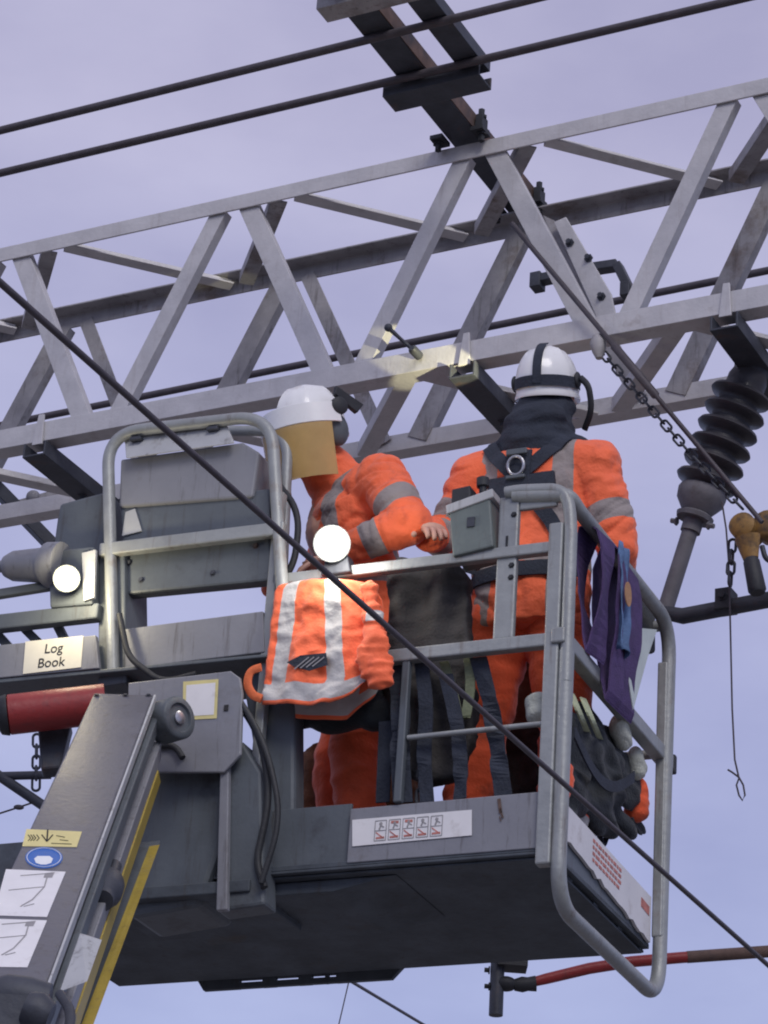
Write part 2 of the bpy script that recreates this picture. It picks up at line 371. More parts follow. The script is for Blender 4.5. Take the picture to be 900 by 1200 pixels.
# ------------------------------------------------------------------ dark beam lying on the truss
bh = CH + .03
pl = trh(417, 4, bh); pr = trh(546, 167, bh)
ub_ = (pl.x + pr.x) / 2
sb = empty('top_beam', at(TRS, (ub_, 0, bh)), 'dark rust edged steel beam lying across the top of the truss', 'beam')
bpy.context.view_layer.update()
bw = .115
I = [(-bw / 2, 0), (bw / 2, 0), (bw / 2, .055), (-bw / 2, .055)]
link('beam', section(NB(), (0, -2.6, 0), (0, DT + .22, 0), I), DARK, sb, bevel=.002)
bm = prism(NB(), [(bw / 2, -2.6, .004), (bw / 2, DT + .2, .004), (bw / 2, DT + .2, .07), (bw / 2, -2.6, .07)], (.004, 0, 0)); link('side_plate', bm, RUSTY, sb)
def SBp(px, py, h): return rel(sb, TRS @ trh(px, py, h))
# cross channels that carry the tubes
c1 = SBp(510, 102, bh - .03)
def channel(bm, a, b, wd=.07, dp_=.05, t=.008):
    x = wd / 2; section(bm, a, b, [(-x, 0), (x, 0), (x, dp_), (x - t, dp_), (x - t, t), (-x + t, t), (-x + t, dp_), (-x, dp_)]); return bm
y1 = c1.y
link('cross_channel', channel(NB(), (-.12, y1, -.060), (.262, y1, -.060), .105), DARK, sb, bevel=.002)
c2 = SBp(400, 6, bh - .03)
link('cross_channel', channel(NB(), (-.10, c2.y, -.056), (.26, c2.y, -.056), .085), GALVD, sb, bevel=.002)
link('side_rail', channel(NB(), (.222, c2.y + .05, -.004), (.222, y1 + .02, -.004), .095), DARK, sb, bevel=.002)
for v in (-.03, DT - .03):
  for sgn in (1, -1):
    bm = NB()
    if sgn < 0:
        box(bm, (-bw / 2 - .05, v - .035, -.02), (-bw / 2, v + .035, -.004)); bolt(bm, (-bw / 2 - .03, v, -.018), (0, 0, -1), .013, .035)
        link('girder_clip', bm, BLACK, sb); continue
    box(bm, (bw / 2, v - .035, -.02), (bw / 2 + .05, v + .035, -.004)); box(bm, (bw / 2 + .012, v - .02, -.004), (bw / 2 + .04, v + .02, .05))
    bolt(bm, (bw / 2 + .03, v, -.018), (0, 0, -1), .013, .035); bolt(bm, (bw / 2 + .025, v, .048), (0, 0, 1), .013, .037); bolt(bm, (bw / 2 + .025, v + .03, -.006), (0, 0, 1), .013, .06)
    link('girder_clip', bm, BLACK, sb)
# the two tubes under the beam
for i, (a, b, lab) in enumerate((((0, 153), (620, 0), 'upper of the two thick dark conductors crossing the top of the sky'),
                                ((0, 203), (862, 0), 'lower of the two thick dark conductors, clamped under the dark beam'))):
    h = bh - .02
    A, B = trh(*a, h), trh(*b, h); d = (B - A).normalized()
    r = .0155
    o = link('overhead_conductor', tube(NB(), [A - d * 4 + V((0, 0, .012)), A, A.lerp(B, .5) + V((0, 0, 0)), B, B + d * 4 + V((0, 0, .012))], r, 12), BUS, smooth=True, frame_m=TRS)
    tag(o, lab, 'conductor', 'paired conductors above the truss')
A, B = trs(27, 493, 1.5), trs(900, 317, 1.5); d = (B - A).normalized()
o = link('overhead_conductor', tube(NB(), [A - d * 4, A, B, B + d * 4], .016, 12), BUS, smooth=True, frame_m=TRS)
tag(o, 'dark conductor seen through the truss just above its near bottom chord', 'conductor')

# ------------------------------------------------------------------ channels below the truss that carry the insulators
def carrier(u, label, v1=.75):
    o = empty('insulator_bracket', at(TRS, (u, 0, -.09)), label, 'bracket', 'insulator brackets under the truss')
    bpy.context.view_layer.update()
    link('arm', section(NB(), (0, -.028, -.07), (0, v1, -.07), [(-.05, .06), (-.05, 0), (.05, 0), (.05, .06), (.042, .06), (.042, .008), (-.042, .008), (-.042, .06)]), DARK, o, bevel=.002)
    bm = prism(NB(), [(-.026, -.012, -.012), (.020, -.012, -.012), (.012, -.012, .118), (-.012, -.012, .118)], (0, .010, 0)); link('tab', bm, GALV, o, bevel=.002)
    link('bolt', bolt(NB(), (0, DT - .2, -.07), (0, 0, -1), .012, .02), DARK, o)
    return o
carrier(trs(46, 520).x, 'dark channel bracket under the left end of the truss beside the console', .62)
carrier(trs(546, 425).x, 'dark channel bracket under the truss behind the right worker’s helmet'.replace('’', "'"), .55)
carrier(trs(852, 355).x, 'dark channel bracket under the truss right of the workers, above the ribbed insulator', .8)

# ------------------------------------------------------------------ right cantilever: ribbed insulator and tubes
vI = .30
ci = empty('cantilever_insulator', at(TRS, trs(875, 440, vI)), 'dark ribbed insulator on grey cantilever tubes at the right edge', 'insulator')
bpy.context.view_layer.update()
p0, p1, p2, p3 = TL(ci, [(880, 436), (822, 580), (808, 612), (776, 726)], vI)
ax = (p1 - p0); ln = ax.length
prof = [(0, .06), (.03, .07), (.05, .07)]
n_sh = 6
for k in range(n_sh):
    s0 = .06 + (ln - .08) * k / n_sh; st = (ln - .08) / n_sh
    prof += [(s0, .070), (s0 + st * .25, .076), (s0 + st * .40, .104), (s0 + st * .55, .109), (s0 + st * .70, .102), (s0 + st * .80, .076), (s0 + st * .98, .070)]
prof += [(ln, .05)]
link('ribbed_body', lathe(NB(), p0, p1, prof, 32), PORC, ci, smooth=True)
bm = lathe(NB(), p0 - ax.normalized() * .05, p0 + ax.normalized() * .05, [(0, .05), (.02, .062), (.09, .062), (.095, .05)], 20); box(bm, p0 + V((-.05, -.03, .0)), p0 + V((.04, .03, .12))); link('end_fitting', bm, DARK, ci, smooth=True)
d = (p3 - p1).normalized()
bm = lathe(NB(), p1 - ax.normalized() * .02, p1 + d, [(0, .08), (.015, .086), (.045, .082), (.09, .05), (.10, .066), (.115, .062), (.115, .035), (.16, .035)], 20)
sv = d.cross(V((0, 1, 0))).normalized(); bolt(bm, p1 + d * .108 + sv * .058, sv, .009, .024); bolt(bm, p1 + d * .108 - sv * .058, -sv, .009, .024)
link('end_fitting', bm, IRON, ci, smooth=True)
link('inclined_tube', tube(NB(), [p1 + d * .1, p3], .0275, 16), IRON, ci, smooth=True)
q0, q1, q2 = TL(ci, [(768, 716), (800, 722), (905, 702)], vI - .03)
link('registration_tube', tube(NB(), [q0, q1, q2, q2 + (q2 - q1) * 3], [.022, .028, .028, .028], 14), DARK, ci, smooth=True)
link('tube_joint', lathe(NB(), q0 + V((.012, -.03, 0)), q0 + V((.012, .06, 0)), [(0, .024), (.1, .024)], 14), BLACK, ci); bm = NB(); cl = TL(ci, [(851, 706)], vI - .03)[0]
box(bm, cl + V((-.028, -.035, -.035)), cl + V((.028, .035, .04))); bolt(bm, cl + V((0, -.035, .01)), (0, -1, 0)); link('clamp', bm, BLACK, ci, bevel=.003)

# thin wire hanging from the insulator foot
tw = TRS @ trs(846, 588, vI - .09)
pts = [trs(x, y, vI - .09) for x, y in ((846, 588), (851, 620), (854, 660), (856, 740), (858, 830), (861, 890), (866, 912))]
loop = [trs(x, y, vI - .09) for x, y in ((866, 912), (863, 920), (866, 932), (870, 938), (873, 932), (871, 920), (866, 911), (858, 905), (853, 902))]
o = link('dangling_wire', tube(NB(), pts + loop, .0032, 6), BUS, smooth=True, frame_m=TRS)
tag(o, 'thin dark wire dangling below the cantilever tube with a small knotted loop', 'wire')

# tie rod, load chain and yellow lever hoist
A, B = trs(628, 296, -.06), trs(893, 612, .02); d = (B - A)
o = link('tie_rod', tube(NB(), [trs(600, 262, -.05), A, A.lerp(B, .36), A.lerp(B, .365), A.lerp(B, .55), A.lerp(B, .555), B], [.0095, .0095, .0095, .015, .015, .0085, .0085], 10), BUS, smooth=True, frame_m=TRS)
tag(o, 'long dark tie rod running down in front of the truss to the yellow hoist', 'tie rod')
hc_ = empty('chain_hoist', at(TRS, trs(872, 620, .16)), 'worn yellow lever chain hoist hanging near the ribbed insulator', 'hoist')
bpy.context.view_layer.update()
bm = chain(NB(), TL(hc_, [(703, 410), (735, 447), (770, 487), (806, 528), (845, 570), (872, 598)], .02), .048, .0046, .0125)
link('load_chain', bm, DARK, hc_)
bm = chain(NB(), TL(hc_, [(858, 640), (855, 690)], .16), .05, .005, .013); link('tail_chain', bm, DARK, hc_)
bm = NB(); hb = TL(hc_, [(875, 622), (890, 618), (882, 690), (872, 612)], .16)
lathe(bm, hb[0] + V((0, -.06, 0)), hb[0] + V((0, .06, 0)), [(0, .03), (.01, .045), (.11, .045), (.12, .03)], 20)
lathe(bm, hb[1] + V((.03, -.03, 0)), hb[1] + V((.03, .06, 0)), [(0, .04), (.01, .05), (.08, .05), (.09, .04)], 18)
link('gear_case', bm, HOISTY, hc_, smooth=True)
l0, l1, l2 = TL(hc_, [(876, 630), (880, 655), (888, 695)], .09)
link('lever', tube(NB(), [l0, l1], [.045, .026], 12, flat=(1, .7)), HOISTY, hc_, smooth=True)
link('grip', tube(NB(), [l1, l1.lerp(l2, .1), l2.lerp(l1, .1), l2], [.022, .028, .031, .024], 12), BLACK, hc_, smooth=True)
hk = TL(hc_, [(893, 640), (897, 655), (908, 660), (908, 645)], .16)
link('hook', tube(NB(), fillet(hk, .03), .009, 8), DARK, hc_, smooth=True)
bm = NB(); r0_ = trs(703, 408, -.02)
lathe(bm, r0_ + V((-.01, 0, .05)), r0_ + V((0, 0, -.05)), [(0, .018), (.03, .03), (.06, .024), (.09, .012)], 10)
tag(link('chain_hook', bm, GALVD, frame_m=TRS, smooth=True), 'small steel hook under the near bottom chord where the chain starts', 'hook')

# ratchet handle on the chord
bm = NB(); a, b = trs(488, 414, -.03), trs(455, 384, -.10)
tube(bm, [a, a.lerp(b, .6), b], [.007, .007, .009], 10); ball(bm, b, .015); lathe(bm, a + V((0, .02, 0)), a + V((0, -.04, 0)), [(0, .017), (.05, .017), (.06, .01)], 10)
tag(link('ratchet_spanner', bm, DARK, smooth=True, frame_m=TRS), 'dark ratchet spanner standing up from a bolt on the lit patch of chord', 'spanner')

# hooked bracket behind the truss
vB = .95
bm = NB(); P = [trs(x, y, vB) for x, y in ((630, 329), (690, 316), (724, 311), (752, 368))]
for a, b in zip(P, P[1:]): bar(bm, a, b, .035, .05, (0, 1, 0))
for c, s in ((P[0], .045), (trs(735, 340, vB), .04)): box(bm, c - V((s * .5, .03, s * .9)), c + V((s * .5, .03, s * .6)))
tag(link('cranked_bracket', bm, DARK, frame_m=TRS, bevel=.003), 'dark cranked flat bracket seen beyond the truss right of the top beam', 'bracket')

# ------------------------------------------------------------------ contact wire in front of everything
hW = 2.45
def lvl(px, py, h): d_ = ray(px, py); return EYE + d_ * (h / d_.z)
A, B = lvl(0, 331, hW), lvl(900, 1131, hW); d = (B - A).normalized()
mid = lvl(660, 918, hW)
o = link('contact_wire', tube(NB(), [A - d * 2.5, A, B, B + d * 25], .0068, 10), BUS, smooth=True)
tag(o, 'dark contact wire running diagonally down in front of the raised platform', 'wire')
A, B = wp(408, 1148, 10.5), wp(500, 1203, 11.8); d = (B - A).normalized()
o = link('catenary_wire', tube(NB(), [A - d * 2, A, B, B + d * 14], .0065, 8), BUS, smooth=True); tag(o, 'thin dark wire below the platform at the bottom of the photo', 'wire')
A, B = wp(410, 1145, 11), wp(396, 1205, 11)
o = link('dropper_wire', tube(NB(), [A + (A - B) * 1, A, B, B + (B - A) * 2], .0025, 6), BUS, smooth=True); tag(o, 'hair thin vertical dropper wire just below the platform centre', 'wire')

# red registration arm below the platform
Y = 10.2
ra = empty('registration_arm', Mx.Translation(wp(582, 1160, Y)), 'red registration arm on a short dark upright tube below the platform', 'cantilever arm')
bpy.context.view_layer.update()
def WL(o, pts, Y): return [rel(o, wp(x, y, Y)) for x, y in pts]
a, b = WL(ra, [(585, 1080), (581, 1190)], Y)
link('upright_tube', tube(NB(), [a + V((0, 0, .25)), a, b], .026, 16), DARK, ra, smooth=True)
bm = NB(); c = WL(ra, [(605, 1128), (593, 1153), (612, 1155), (574, 1137), (574, 1156)], Y)
box(bm, c[0] - V((.07, .05, .025)), c[0] + V((.04, .05, .035))); ball(bm, c[1], .035, (1.2, 1, .8)); lathe(bm, c[2] - V((.03, 0, .0)), c[2] + V((.04, 0, .01)), [(0, .022), (.03, .03), (.05, .026), (.08, .03)], 12)
bolt(bm, c[3], (-1, 0, 0), .009, .02); bolt(bm, c[4], (-1, 0, 0), .009, .02); link('clamp', bm, BLACK, ra, smooth=True)
pts = WL(ra, [(604, 1156), (640, 1147), (690, 1135), (740, 1127), (800, 1122), (900, 1115)], Y)
link('red_tube', tube(NB(), pts + [pts[-1] * 2 - pts[-2]], [.014, .02, .021, .021, .021, .021, .021], 14), RED, ra, smooth=True)
link('insulating_sleeve', tube(NB(), [pts[4].lerp(pts[5], .05), pts[5], pts[5] * 2 - pts[4]], .0225, 14), RUSTY, ra, smooth=True)

# ------------------------------------------------------------------ cantilever pieces at the far left
Y = 11.2
lc = empty('overhead_cantilever', Mx.Translation(wp(20, 905, Y)), 'dark cantilever tubes with a short chain at the left edge beyond the boom', 'cantilever arm')
bpy.context.view_layer.update()
P = WL(lc, [(-60, 911), (60, 908), (-25, 893), (52, 945)], Y)
link('tube', tube(NB(), P[:2], .018, 12), DARK, lc, smooth=True); link('tube', tube(NB(), P[2:], .022, 12), DARK, lc, smooth=True)
link('chain', chain(NB(), WL(lc, [(43, 868), (42, 930)], Y), .06, .006, .016), DARK, lc)
P = WL(lc, [(-40, 966), (22, 946), (40, 940)], Y); bm = tube(NB(), P, .004, 6); ball(bm, P[1], .011, (2, 1, 1)); link('stay_wire', bm, BUS, lc, smooth=True)

# strut hanging from the truss on the left, behind the console
Y = 10.6
ls = empty('cantilever_bracket', Mx.Translation(wp(40, 600, Y)), 'dark braced bracket under the truss at the left edge above the lit lamp', 'bracket')
bpy.context.view_layer.update()
P = WL(ls, [(-30, 545), (62, 640)], Y); link('strut', bar(NB(), P[0], P[1], .05, .07, (0, 1, 0)), DARK, ls, bevel=.003)
P = WL(ls, [(-20, 607), (33, 590), (76, 580)], Y); bm = NB(); bar(bm, P[0], P[2], .05, .05, (0, 1, 0)); ball(bm, P[1] + V((.02, -.02, .02)), .03); link('tube', bm, GALVD, ls, bevel=.003)
bm = prism(NB(), WL(ls, [(70, 592), (84, 575), (122, 570), (128, 640), (62, 650)], Y), (0, .08, 0)); link('gusset', bm, DARK, ls, bevel=.003)

# ------------------------------------------------------------------ the raised work platform
PF = empty('work_platform', BAS, 'raised grey work platform basket with railings carrying two workers in orange', 'work platform')
def pxs(pts, v): return [bas(x, y, v) for x, y in pts]
def part(nm_, bm, mt, par=PF, **k): return link(nm_, bm, mt, par, **k)
PW, PD = 1.87, .93
# floor: frame, mesh deck, ribs
part('floor', box(NB(), (-PW, .004, -.012), (-.012, PD - .004, .004)), UNDER, bevel=.002)
bm = NB()
for v in (.02, .24, .47, .70, .91): box(bm, (-PW + .02, v - .02, -.022), (-.03, v + .02, -.0135))
for u in (-1.84, -.95, -.06): box(bm, (u - .025, .045, -.0205), (u + .025, .885, -.0155))
part('floor_beam', bm, UNDER, bevel=.003)
part('floor_pan', box(NB(), (-PW + .01, .02, -.030), (-.03, .91, -.0235)), UNDER, bevel=.002)
bm = NB()                                                # far edge bearer with drain slots
hz = -.035
P = pxs([(225, 1139), (240, 1155), (460, 1144), (485, 1127)], PD + .01)
sl_ = [bas(x, 1138 - (x - 280) * .045, PD + .01).x for x in (283, 310, 325, 352, 367, 383, 386, 396)]
xs = [P[1].x] + sl_ + [P[2].x]
for i in range(0, len(xs), 2): box(bm, (xs[i], PD, -.054), (xs[i + 1], PD + .02, .0))
zc = -.030
box(bm, (xs[0], PD + .0005, -.0535), (xs[-1], PD + .0195, zc - .005)); box(bm, (xs[0], PD + .0005, zc + .005), (xs[-1], PD + .0195, -.0005))
prism(bm, [(P[0].x, PD + .001, .02), (P[1].x, PD + .001, -.0538), (P[1].x, PD + .001, .02)], (0, .018, 0))
prism(bm, [(P[3].x, PD + .001, .02), (P[2].x, PD + .001, .02), (P[2].x, PD + .001, -.0538)], (0, .018, 0))
part('slotted_bearer', bm, UNDER)
# swivel mount between boom and basket
bm = NB(); box(bm, (-1.42, -.06, -.09), (-.92, .32, -.052)); prism(bm, [(-1.35, .05, -.032), (-.5, .05, -.032), (-.7, .05, -.07), (-1.3, .05, -.07)], (0, .4, 0))
part('mount_frame', bm, UNDER, bevel=.004)
# near toe board with its sticker
tb = part('toe_board', prism(NB(), [(-.640, 0, -.004), (-.03, 0, -.004), (-.03, 0, .168), (-.640, 0, .165)], (0, .012, 0)), GREY, bevel=.003)
Lp = pxs([(413, 961), (553, 949), (553, 979), (413, 992)], -.002)
st = part('warning_sticker', prism(NB(), Lp, (0, -.0015, 0)), PAPER, tb)
bm = NB(); bg = NB()
cu = Lp[0].x; sx = (Lp[1].x - Lp[0].x)
for i in range(5):
    x0 = Lp[0].x + sx * (.20 + .117 * i); x1 = x0 + sx * .095; zt = Lp[0].z + (Lp[1].z - Lp[0].z) * (.2 + .117 * i) - .010; zb = zt - .062
    y = -.0042
    for a, b in (((x0, zt), (x1, zt)), ((x1, zt), (x1, zb)), ((x1, zb), (x0, zb)), ((x0, zb), (x0, zt)), ((x0, (zt + zb) / 2), (x1, (zt + zb) / 2))): stroke(bg, [(a[0], y, a[1]), (b[0], y, b[1])], .0022, (0, -1, 0), 0)
    c = ((x0 + x1) / 2, zt - .016); ball(bg, (c[0], y, c[1] + .006), .0055, (1, .15, 1), seg=8)
    stroke(bg, [(c[0], y, c[1]), (c[0] - .004, y, c[1] - .012)], .005, (0, -1, 0), 0); stroke(bg, [(c[0], y, c[1] + .001), (c[0] + .011, y, c[1] - .006)], .004, (0, -1, 0), 0)
    stroke(bm, [(x0 + .004, y, zt - .036), (x1 - .006, y, zb + .006)], .0035, (0, -1, 0), 0); stroke(bm, [(x0 + .005, y, zb + .008), (x1 - .005, y, zb + .009)], .006, (0, -1, 0), 0)
    if i in (1, 2): stroke(bm, [(x0 + .006, y, zt - .008), (x1 - .006, y, zt - .009)], .008, (0, -1, 0), 0)
part('pictogram_outline', bg, INKG, st); part('pictogram_red', bm, INKR, st)
bm = NB(); stroke(bm, [(-.17, -.002, .155), (-.162, -.002, .11)], .010, (0, -1, 0)); stroke(bm, [(-.165, -.002, .125), (-.155, -.002, .095)], .006, (0, -1, 0)); stroke(bm, [(-.165, -.002, .10), (-.16, -.002, .085)], .003, (0, -1, 0)); part('rust_mark', bm, RUSTY, tb)
# dark kick plates of the left half
part('kick_plate', prism(NB(), [(-.96, .02, -.004), (-.645, .02, -.004), (-.645, .02, .19), (-.96, .02, .19)], (0, .012, 0)), GREYD, bevel=.003)
part('kick_plate', prism(NB(), [(-PW, .05, -.004), (-1.0, .05, -.004), (-1.0, .05, .17), (-PW, .05, .17)], (0, .012, 0)), GREYD, bevel=.003)
part('kick_plate', prism(NB(), [(-PW, PD - .02, .005), (-.03, PD - .02, .005), (-.03, PD - .02, .13), (-PW, PD - .02, .13)], (0, .012, 0)), GREYD, bevel=.003)
# right side toe board: pale, torn edge, faded red lettering
A = [(.0, .012, .165), (.0, .90, .148), (.0, .90, .02)]
n = 26; low = [(.0, .90 - (.885) * i / n, .0 + .07 * (i / n) + .014 * noise.noise(V((i * .9, 2, 0)))) for i in range(n + 1)]
rt_ = part('side_toe_board', prism(NB(), [(0, .012, .165), (0, .90, .148)] + low, (-.010, 0, 0)), mat('white_board', (.66, .65, .66), .55, 0, .05, 8, (.4, .36, .34), .3, 7, .05))
part('side_kick_plate', prism(NB(), [(-.012, .012, -.004), (-.012, .92, -.004), (-.012, .92, .10), (-.012, .012, .10)], (-.008, 0, 0)), GREYD)
bm = NB()
for row in range(4):
    v = .34
    while v < .60 - .02 * (row % 2):
        l_ = random.uniform(.012, .035); z = .138 - .020 * row - .022 * (v - .3)
        stroke(bm, [(.001, v, z), (.001, v + l_, z)], .010, (1, 0, 0), .0); v += l_ + .008
    
stroke(bm, [(.001, .80, .10), (.001, .88, .095)], .03, (1, 0, 0), 0)
part('faded_lettering', bm, INKR, rt_)
# side frame: one bent tube, with near and far uprights
fr = .017
def flat_tube(pts, a=.022, b=.016, seg=14): return tube(NB(), pts, 1, seg, flat=(a, b))
hB = -.175
def flo(u, v, h): return V((u, v, h))
uF = .02
sf = part('side_frame', tube(NB(), fillet([flo(uF, .0, .60), flo(uF, .0, hB), flo(uF, .93, hB), flo(uF + .012, .93, 1.09), flo(uF, .05, 1.09), flo(uF - .01, 0, 1.115), flo(uF - .19, 0, 1.135)], .13, 10), .023, 16), RAILM, smooth=True)
part('near_upright', box(NB(), (-.046, -.020, -.06), (.0, .020, 1.02)), RAILM, bevel=.006)
part('near_upright', tube(NB(), fillet([flo(.022, -.004, .5), flo(.020, -.004, 1.02), flo(.0, -.004, 1.135), flo(-.15, -.004, 1.15), flo(-.195, -.004, 1.148)], .10, 9), .020, 14), RAILM, smooth=True)
part('far_upright', box(NB(), (.0, .905, .02), (.035, .955, .95)), RAILM, bevel=.006)
mr = part('side_mid_rail', bar(NB(), (.0, -.03, .645), (.01, 1.0, .635), .045, .05), RAILM, bevel=.006)
part('end_cap', box(NB(), (-.016, 1.0, .60), (.036, 1.025, .665)), BLACK, mr, bevel=.006)
# gate post beside the near corner
gp = part('gate_post', box(NB(), (-.215, -.006, .66), (-.150, .018, 1.135)), RAILM, bevel=.006)
part('slot', box(NB(), (-.187, -.0085, .94), (-.180, -.0055, 1.0)), BLACK, gp)
for z in (1.07, .90, .86): part('bolt', bolt(NB(), (-.165, -.006, z), (0, -1, 0), .006, .006), BLACK, gp)
part('gate_bar', box(NB(), (-.150, -.003, 1.085), (-.03, .014, 1.12)), RAILM, bevel=.005)
# near rails
part('near_rail', bar(NB(), (-.96, 0, .944), (-.04, 0, .944), .032, .036), RAILM, bevel=.005)
part('near_rail', bar(NB(), (-.96, 0, .640), (-.04, 0, .640), .035, .042), RAILM, bevel=.005)
part('near_rail', tube(NB(), [(-.47, 0, .374), (-.04, 0, .378)], .0085, 10), RAILM, smooth=True)
part('divider_post', box(NB(), (-.975, -.016, -.0), (-.945, .016, 1.25)), RAILM, bevel=.004)
part('lower_post', box(NB(), (-.50, -.012, .17), (-.475, .012, .63)), GREYD, bevel=.004)
part('far_rail', tube(NB(), [(-1.55, .93, 1.09), (.02, .93, 1.09)], .019, 12), RAILM, smooth=True)
part('far_rail', tube(NB(), [(-1.55, .93, .64), (.02, .93, .64)], .016, 12), RAILM, smooth=True)
part('left_upright', box(NB(), (-PW, .90, .0), (-PW + .04, .94, 1.09)), RAILM, bevel=.005)

# ---- control console with its guard loop, left half
lp = [bas(x, y, -.03) for x, y in ((133, 790), (126, 508), (318, 486), (331, 695))]
part('guard_loop', tube(NB(), fillet(lp, .13, 12), .020, 14), RAILM, smooth=True)
lp2 = [bas(x, y, .16) for x, y in ((270, 505), (338, 505), (330, 690))]
part('guard_loop', tube(NB(), fillet(lp2, .13, 12), .018, 14), RAILM, smooth=True)
co = part('console', prism(NB(), pxs([(140, 588), (316, 572), (318, 680), (148, 696)], .0), (0, .05, 0)), GREYD, bevel=.008)
part('console_back', prism(NB(), pxs([(146, 560), (300, 545), (312, 640), (150, 655)], .052), (0, .16, 0)), GREYD, co, bevel=.012)
part('console_face', prism(NB(), pxs([(141, 538), (284, 518), (304, 530), (296, 582), (139, 594)], -.012), (0, .22, 0)), GREY, co, bevel=.008)
lid = part('console_lid', prism(NB(), [bas(145, 508, .0), bas(262, 490, .0), bas(274, 519, -.05), bas(147, 537, -.05)], (0, .012, .004)), GREYL, co, bevel=.006)
for p_ in pxs([(160, 515), (250, 503)], -.03): part('hinge', box(NB(), p_ - V((.02, .012, .006)), p_ + V((.02, .012, .006))), DARK, co, bevel=.002)
part('console_rail', bar(NB(), bas(118, 646, -.03), bas(334, 620, -.03), .03, .045), RAILM, co, bevel=.005)
bm = NB(); a = bas(148, 612, -.004); prism(bm, pxs([(143, 628), (147, 600), (158, 596), (166, 622)], -.006), (0, .004, 0)); part('data_plate', bm, GREYL, co)
for x, y in ((152, 660), (166, 680), (250, 672), (300, 640)): part('screw', bolt(NB(), bas(x, y, .002), (0, -1, 0), .007, .01), DARK, co)
part('console_foot', prism(NB(), pxs([(116, 648), (146, 645), (148, 800), (114, 805)], -.02), (0, .16, 0)), GREYD, bevel=.006)
part('cable', tube(NB(), fillet([bas(320, 560, .06), bas(352, 600, .03), bas(345, 660, .02), bas(325, 690, .05)], .1), .011, 10), BLACK, co, smooth=True)
part('cable', tube(NB(), fillet([bas(140, 720, -.05), bas(150, 770, -.06), bas(190, 800, -.06), bas(230, 790, -.05)], .05), .010, 10), BLACK, co, smooth=True)

# ---- log book tray
ty = part('tray', prism(NB(), pxs([(-60, 762), (112, 744), (116, 783), (-60, 800)], -.06), (0, .02, 0)), GREY, bevel=.003)
part('tray', prism(NB(), pxs([(146, 737), (308, 716), (310, 764), (146, 784)], -.02), (0, .02, 0)), GREY, bevel=.003)
part('tray_floor', prism(NB(), pxs([(-60, 801), (312, 766), (312, 770), (-60, 806)], -.055), (0, .30, 0)), GREYD, bevel=.003)
sg = part('log_book_label', prism(NB(), pxs([(30, 752), (98, 745), (95, 782), (27, 790)], -.0615), (0, -.0015, 0)), CREAM, ty)
M_ = Mx.Translation(bas(63, 760, -.0635)) @ Mx.Rotation(math.radians(1.5), 4, 'Y') @ Mx.Rotation(math.pi / 2, 4, 'X')
part('lettering', text_bm('Log', .046, M_), INK, sg)
M_ = Mx.Translation(bas(60, 776.5, -.0635)) @ Mx.Rotation(math.radians(1.5), 4, 'Y') @ Mx.Rotation(math.pi / 2, 4, 'X')
part('lettering', text_bm('Book', .046, M_), INK, sg)

# ---- mount plate and column behind the boom
mp_ = part('mount_plate', prism(NB(), pxs([(150, 800), (270, 786), (281, 794), (284, 812), (282, 884), (262, 905), (150, 905)], -.09), (0, .014, 0)), GREY, bevel=.004)
pl_ = part('label_card', prism(NB(), pxs([(215, 799), (256, 796), (254, 842), (214, 844)], -.0905), (0, -.0015, 0)), PAPERY, mp_)
bm = NB()
prism(bm, pxs([(218.5, 803), (252.5, 800), (250.5, 837.5), (217.5, 839.5)], -.0922), (0, -.0006, 0)); part('label_print', bm, PAPER, pl_)
bm = NB(); box(bm, bas(262, 833, -.0935), bas(268, 826, -.0905)); part('stamp_mark', bm, INK, mp_)
part('mount_column', prism(NB(), pxs([(257, 870), (284, 868), (306, 905), (310, 1060), (253, 1068)], -.05), (0, .09, 0)), GREYD, bevel=.01)
part('mount_column', prism(NB(), pxs([(258, 892), (268, 890), (266, 1066), (253, 1067)], -.075), (0, .022, 0)), GREY, bevel=.004)
part('mount_housing', prism(NB(), pxs([(160, 900), (205, 880), (238, 882), (268, 912), (262, 985), (235, 1060), (150, 1075), (130, 1000)], -.02), (0, .22, 0)), GREYD, bevel=.02)
part('side_panel', prism(NB(), pxs([(284, 800), (312, 770), (345, 765), (345, 1000), (312, 1010), (300, 900)], .03), (0, .08, 0)), GREYD, bevel=.012)
for k, (xs_, r) in enumerate(((((255, 800), (302, 850), (318, 930), (300, 1010), (310, 1040)), .011), (((268, 800), (312, 870), (330, 960), (306, 1035)), .009), (((170, 885), (182, 874), (205, 873), (214, 888)), .010))):
    part('hose', tube(NB(), fillet([bas(x, y, -.06 - .02 * k) for x, y in xs_], .15), r, 10), BLACK, smooth=True)

# ---- work lights
def work_light(c, r, mt, energy, col, dirn):
    d = V(dirn).normalized()
    hd = part('work_light', lathe(NB(), c - d * .07, c, [(0, r * .6), (.01, r * .9), (.05, r * 1.42), (.072, r * 1.45), (.072, r * 1.38), (.055, r * 1.3)], 28), GREYD, smooth=True)
    part('halo_ring', lathe(NB(), c - d * .016, c - d * .008, [(0, r * 1.3), (.008, r * 1.36)], 28), GLOW, hd, smooth=True)  # glowing ring round the lamp face, the lamp's halo built as a shape
    part('lamp_face', lathe(NB(), c - d * .0075, c + d * .006, [(0, r * 1.02), (.006, r * .9), (.011, r * .6), (.0135, r * .1)], 28), mt, hd, smooth=True)
    ld = bpy.data.lights.new('lamp_glow', 'POINT'); ld.energy = energy; ld.color = col; ld.shadow_soft_size = r
    lo = bpy.data.objects.new('lamp_glow', ld); COL.objects.link(lo); lo.parent = hd; lo.location = c + d * .09
    return hd
cm = (BAS.inverted() @ EYE)
c1_ = bas(389, 637, -.075)
h1 = work_light(c1_, .040, LAMP, 3.5, (1, .95, .85), cm - c1_)
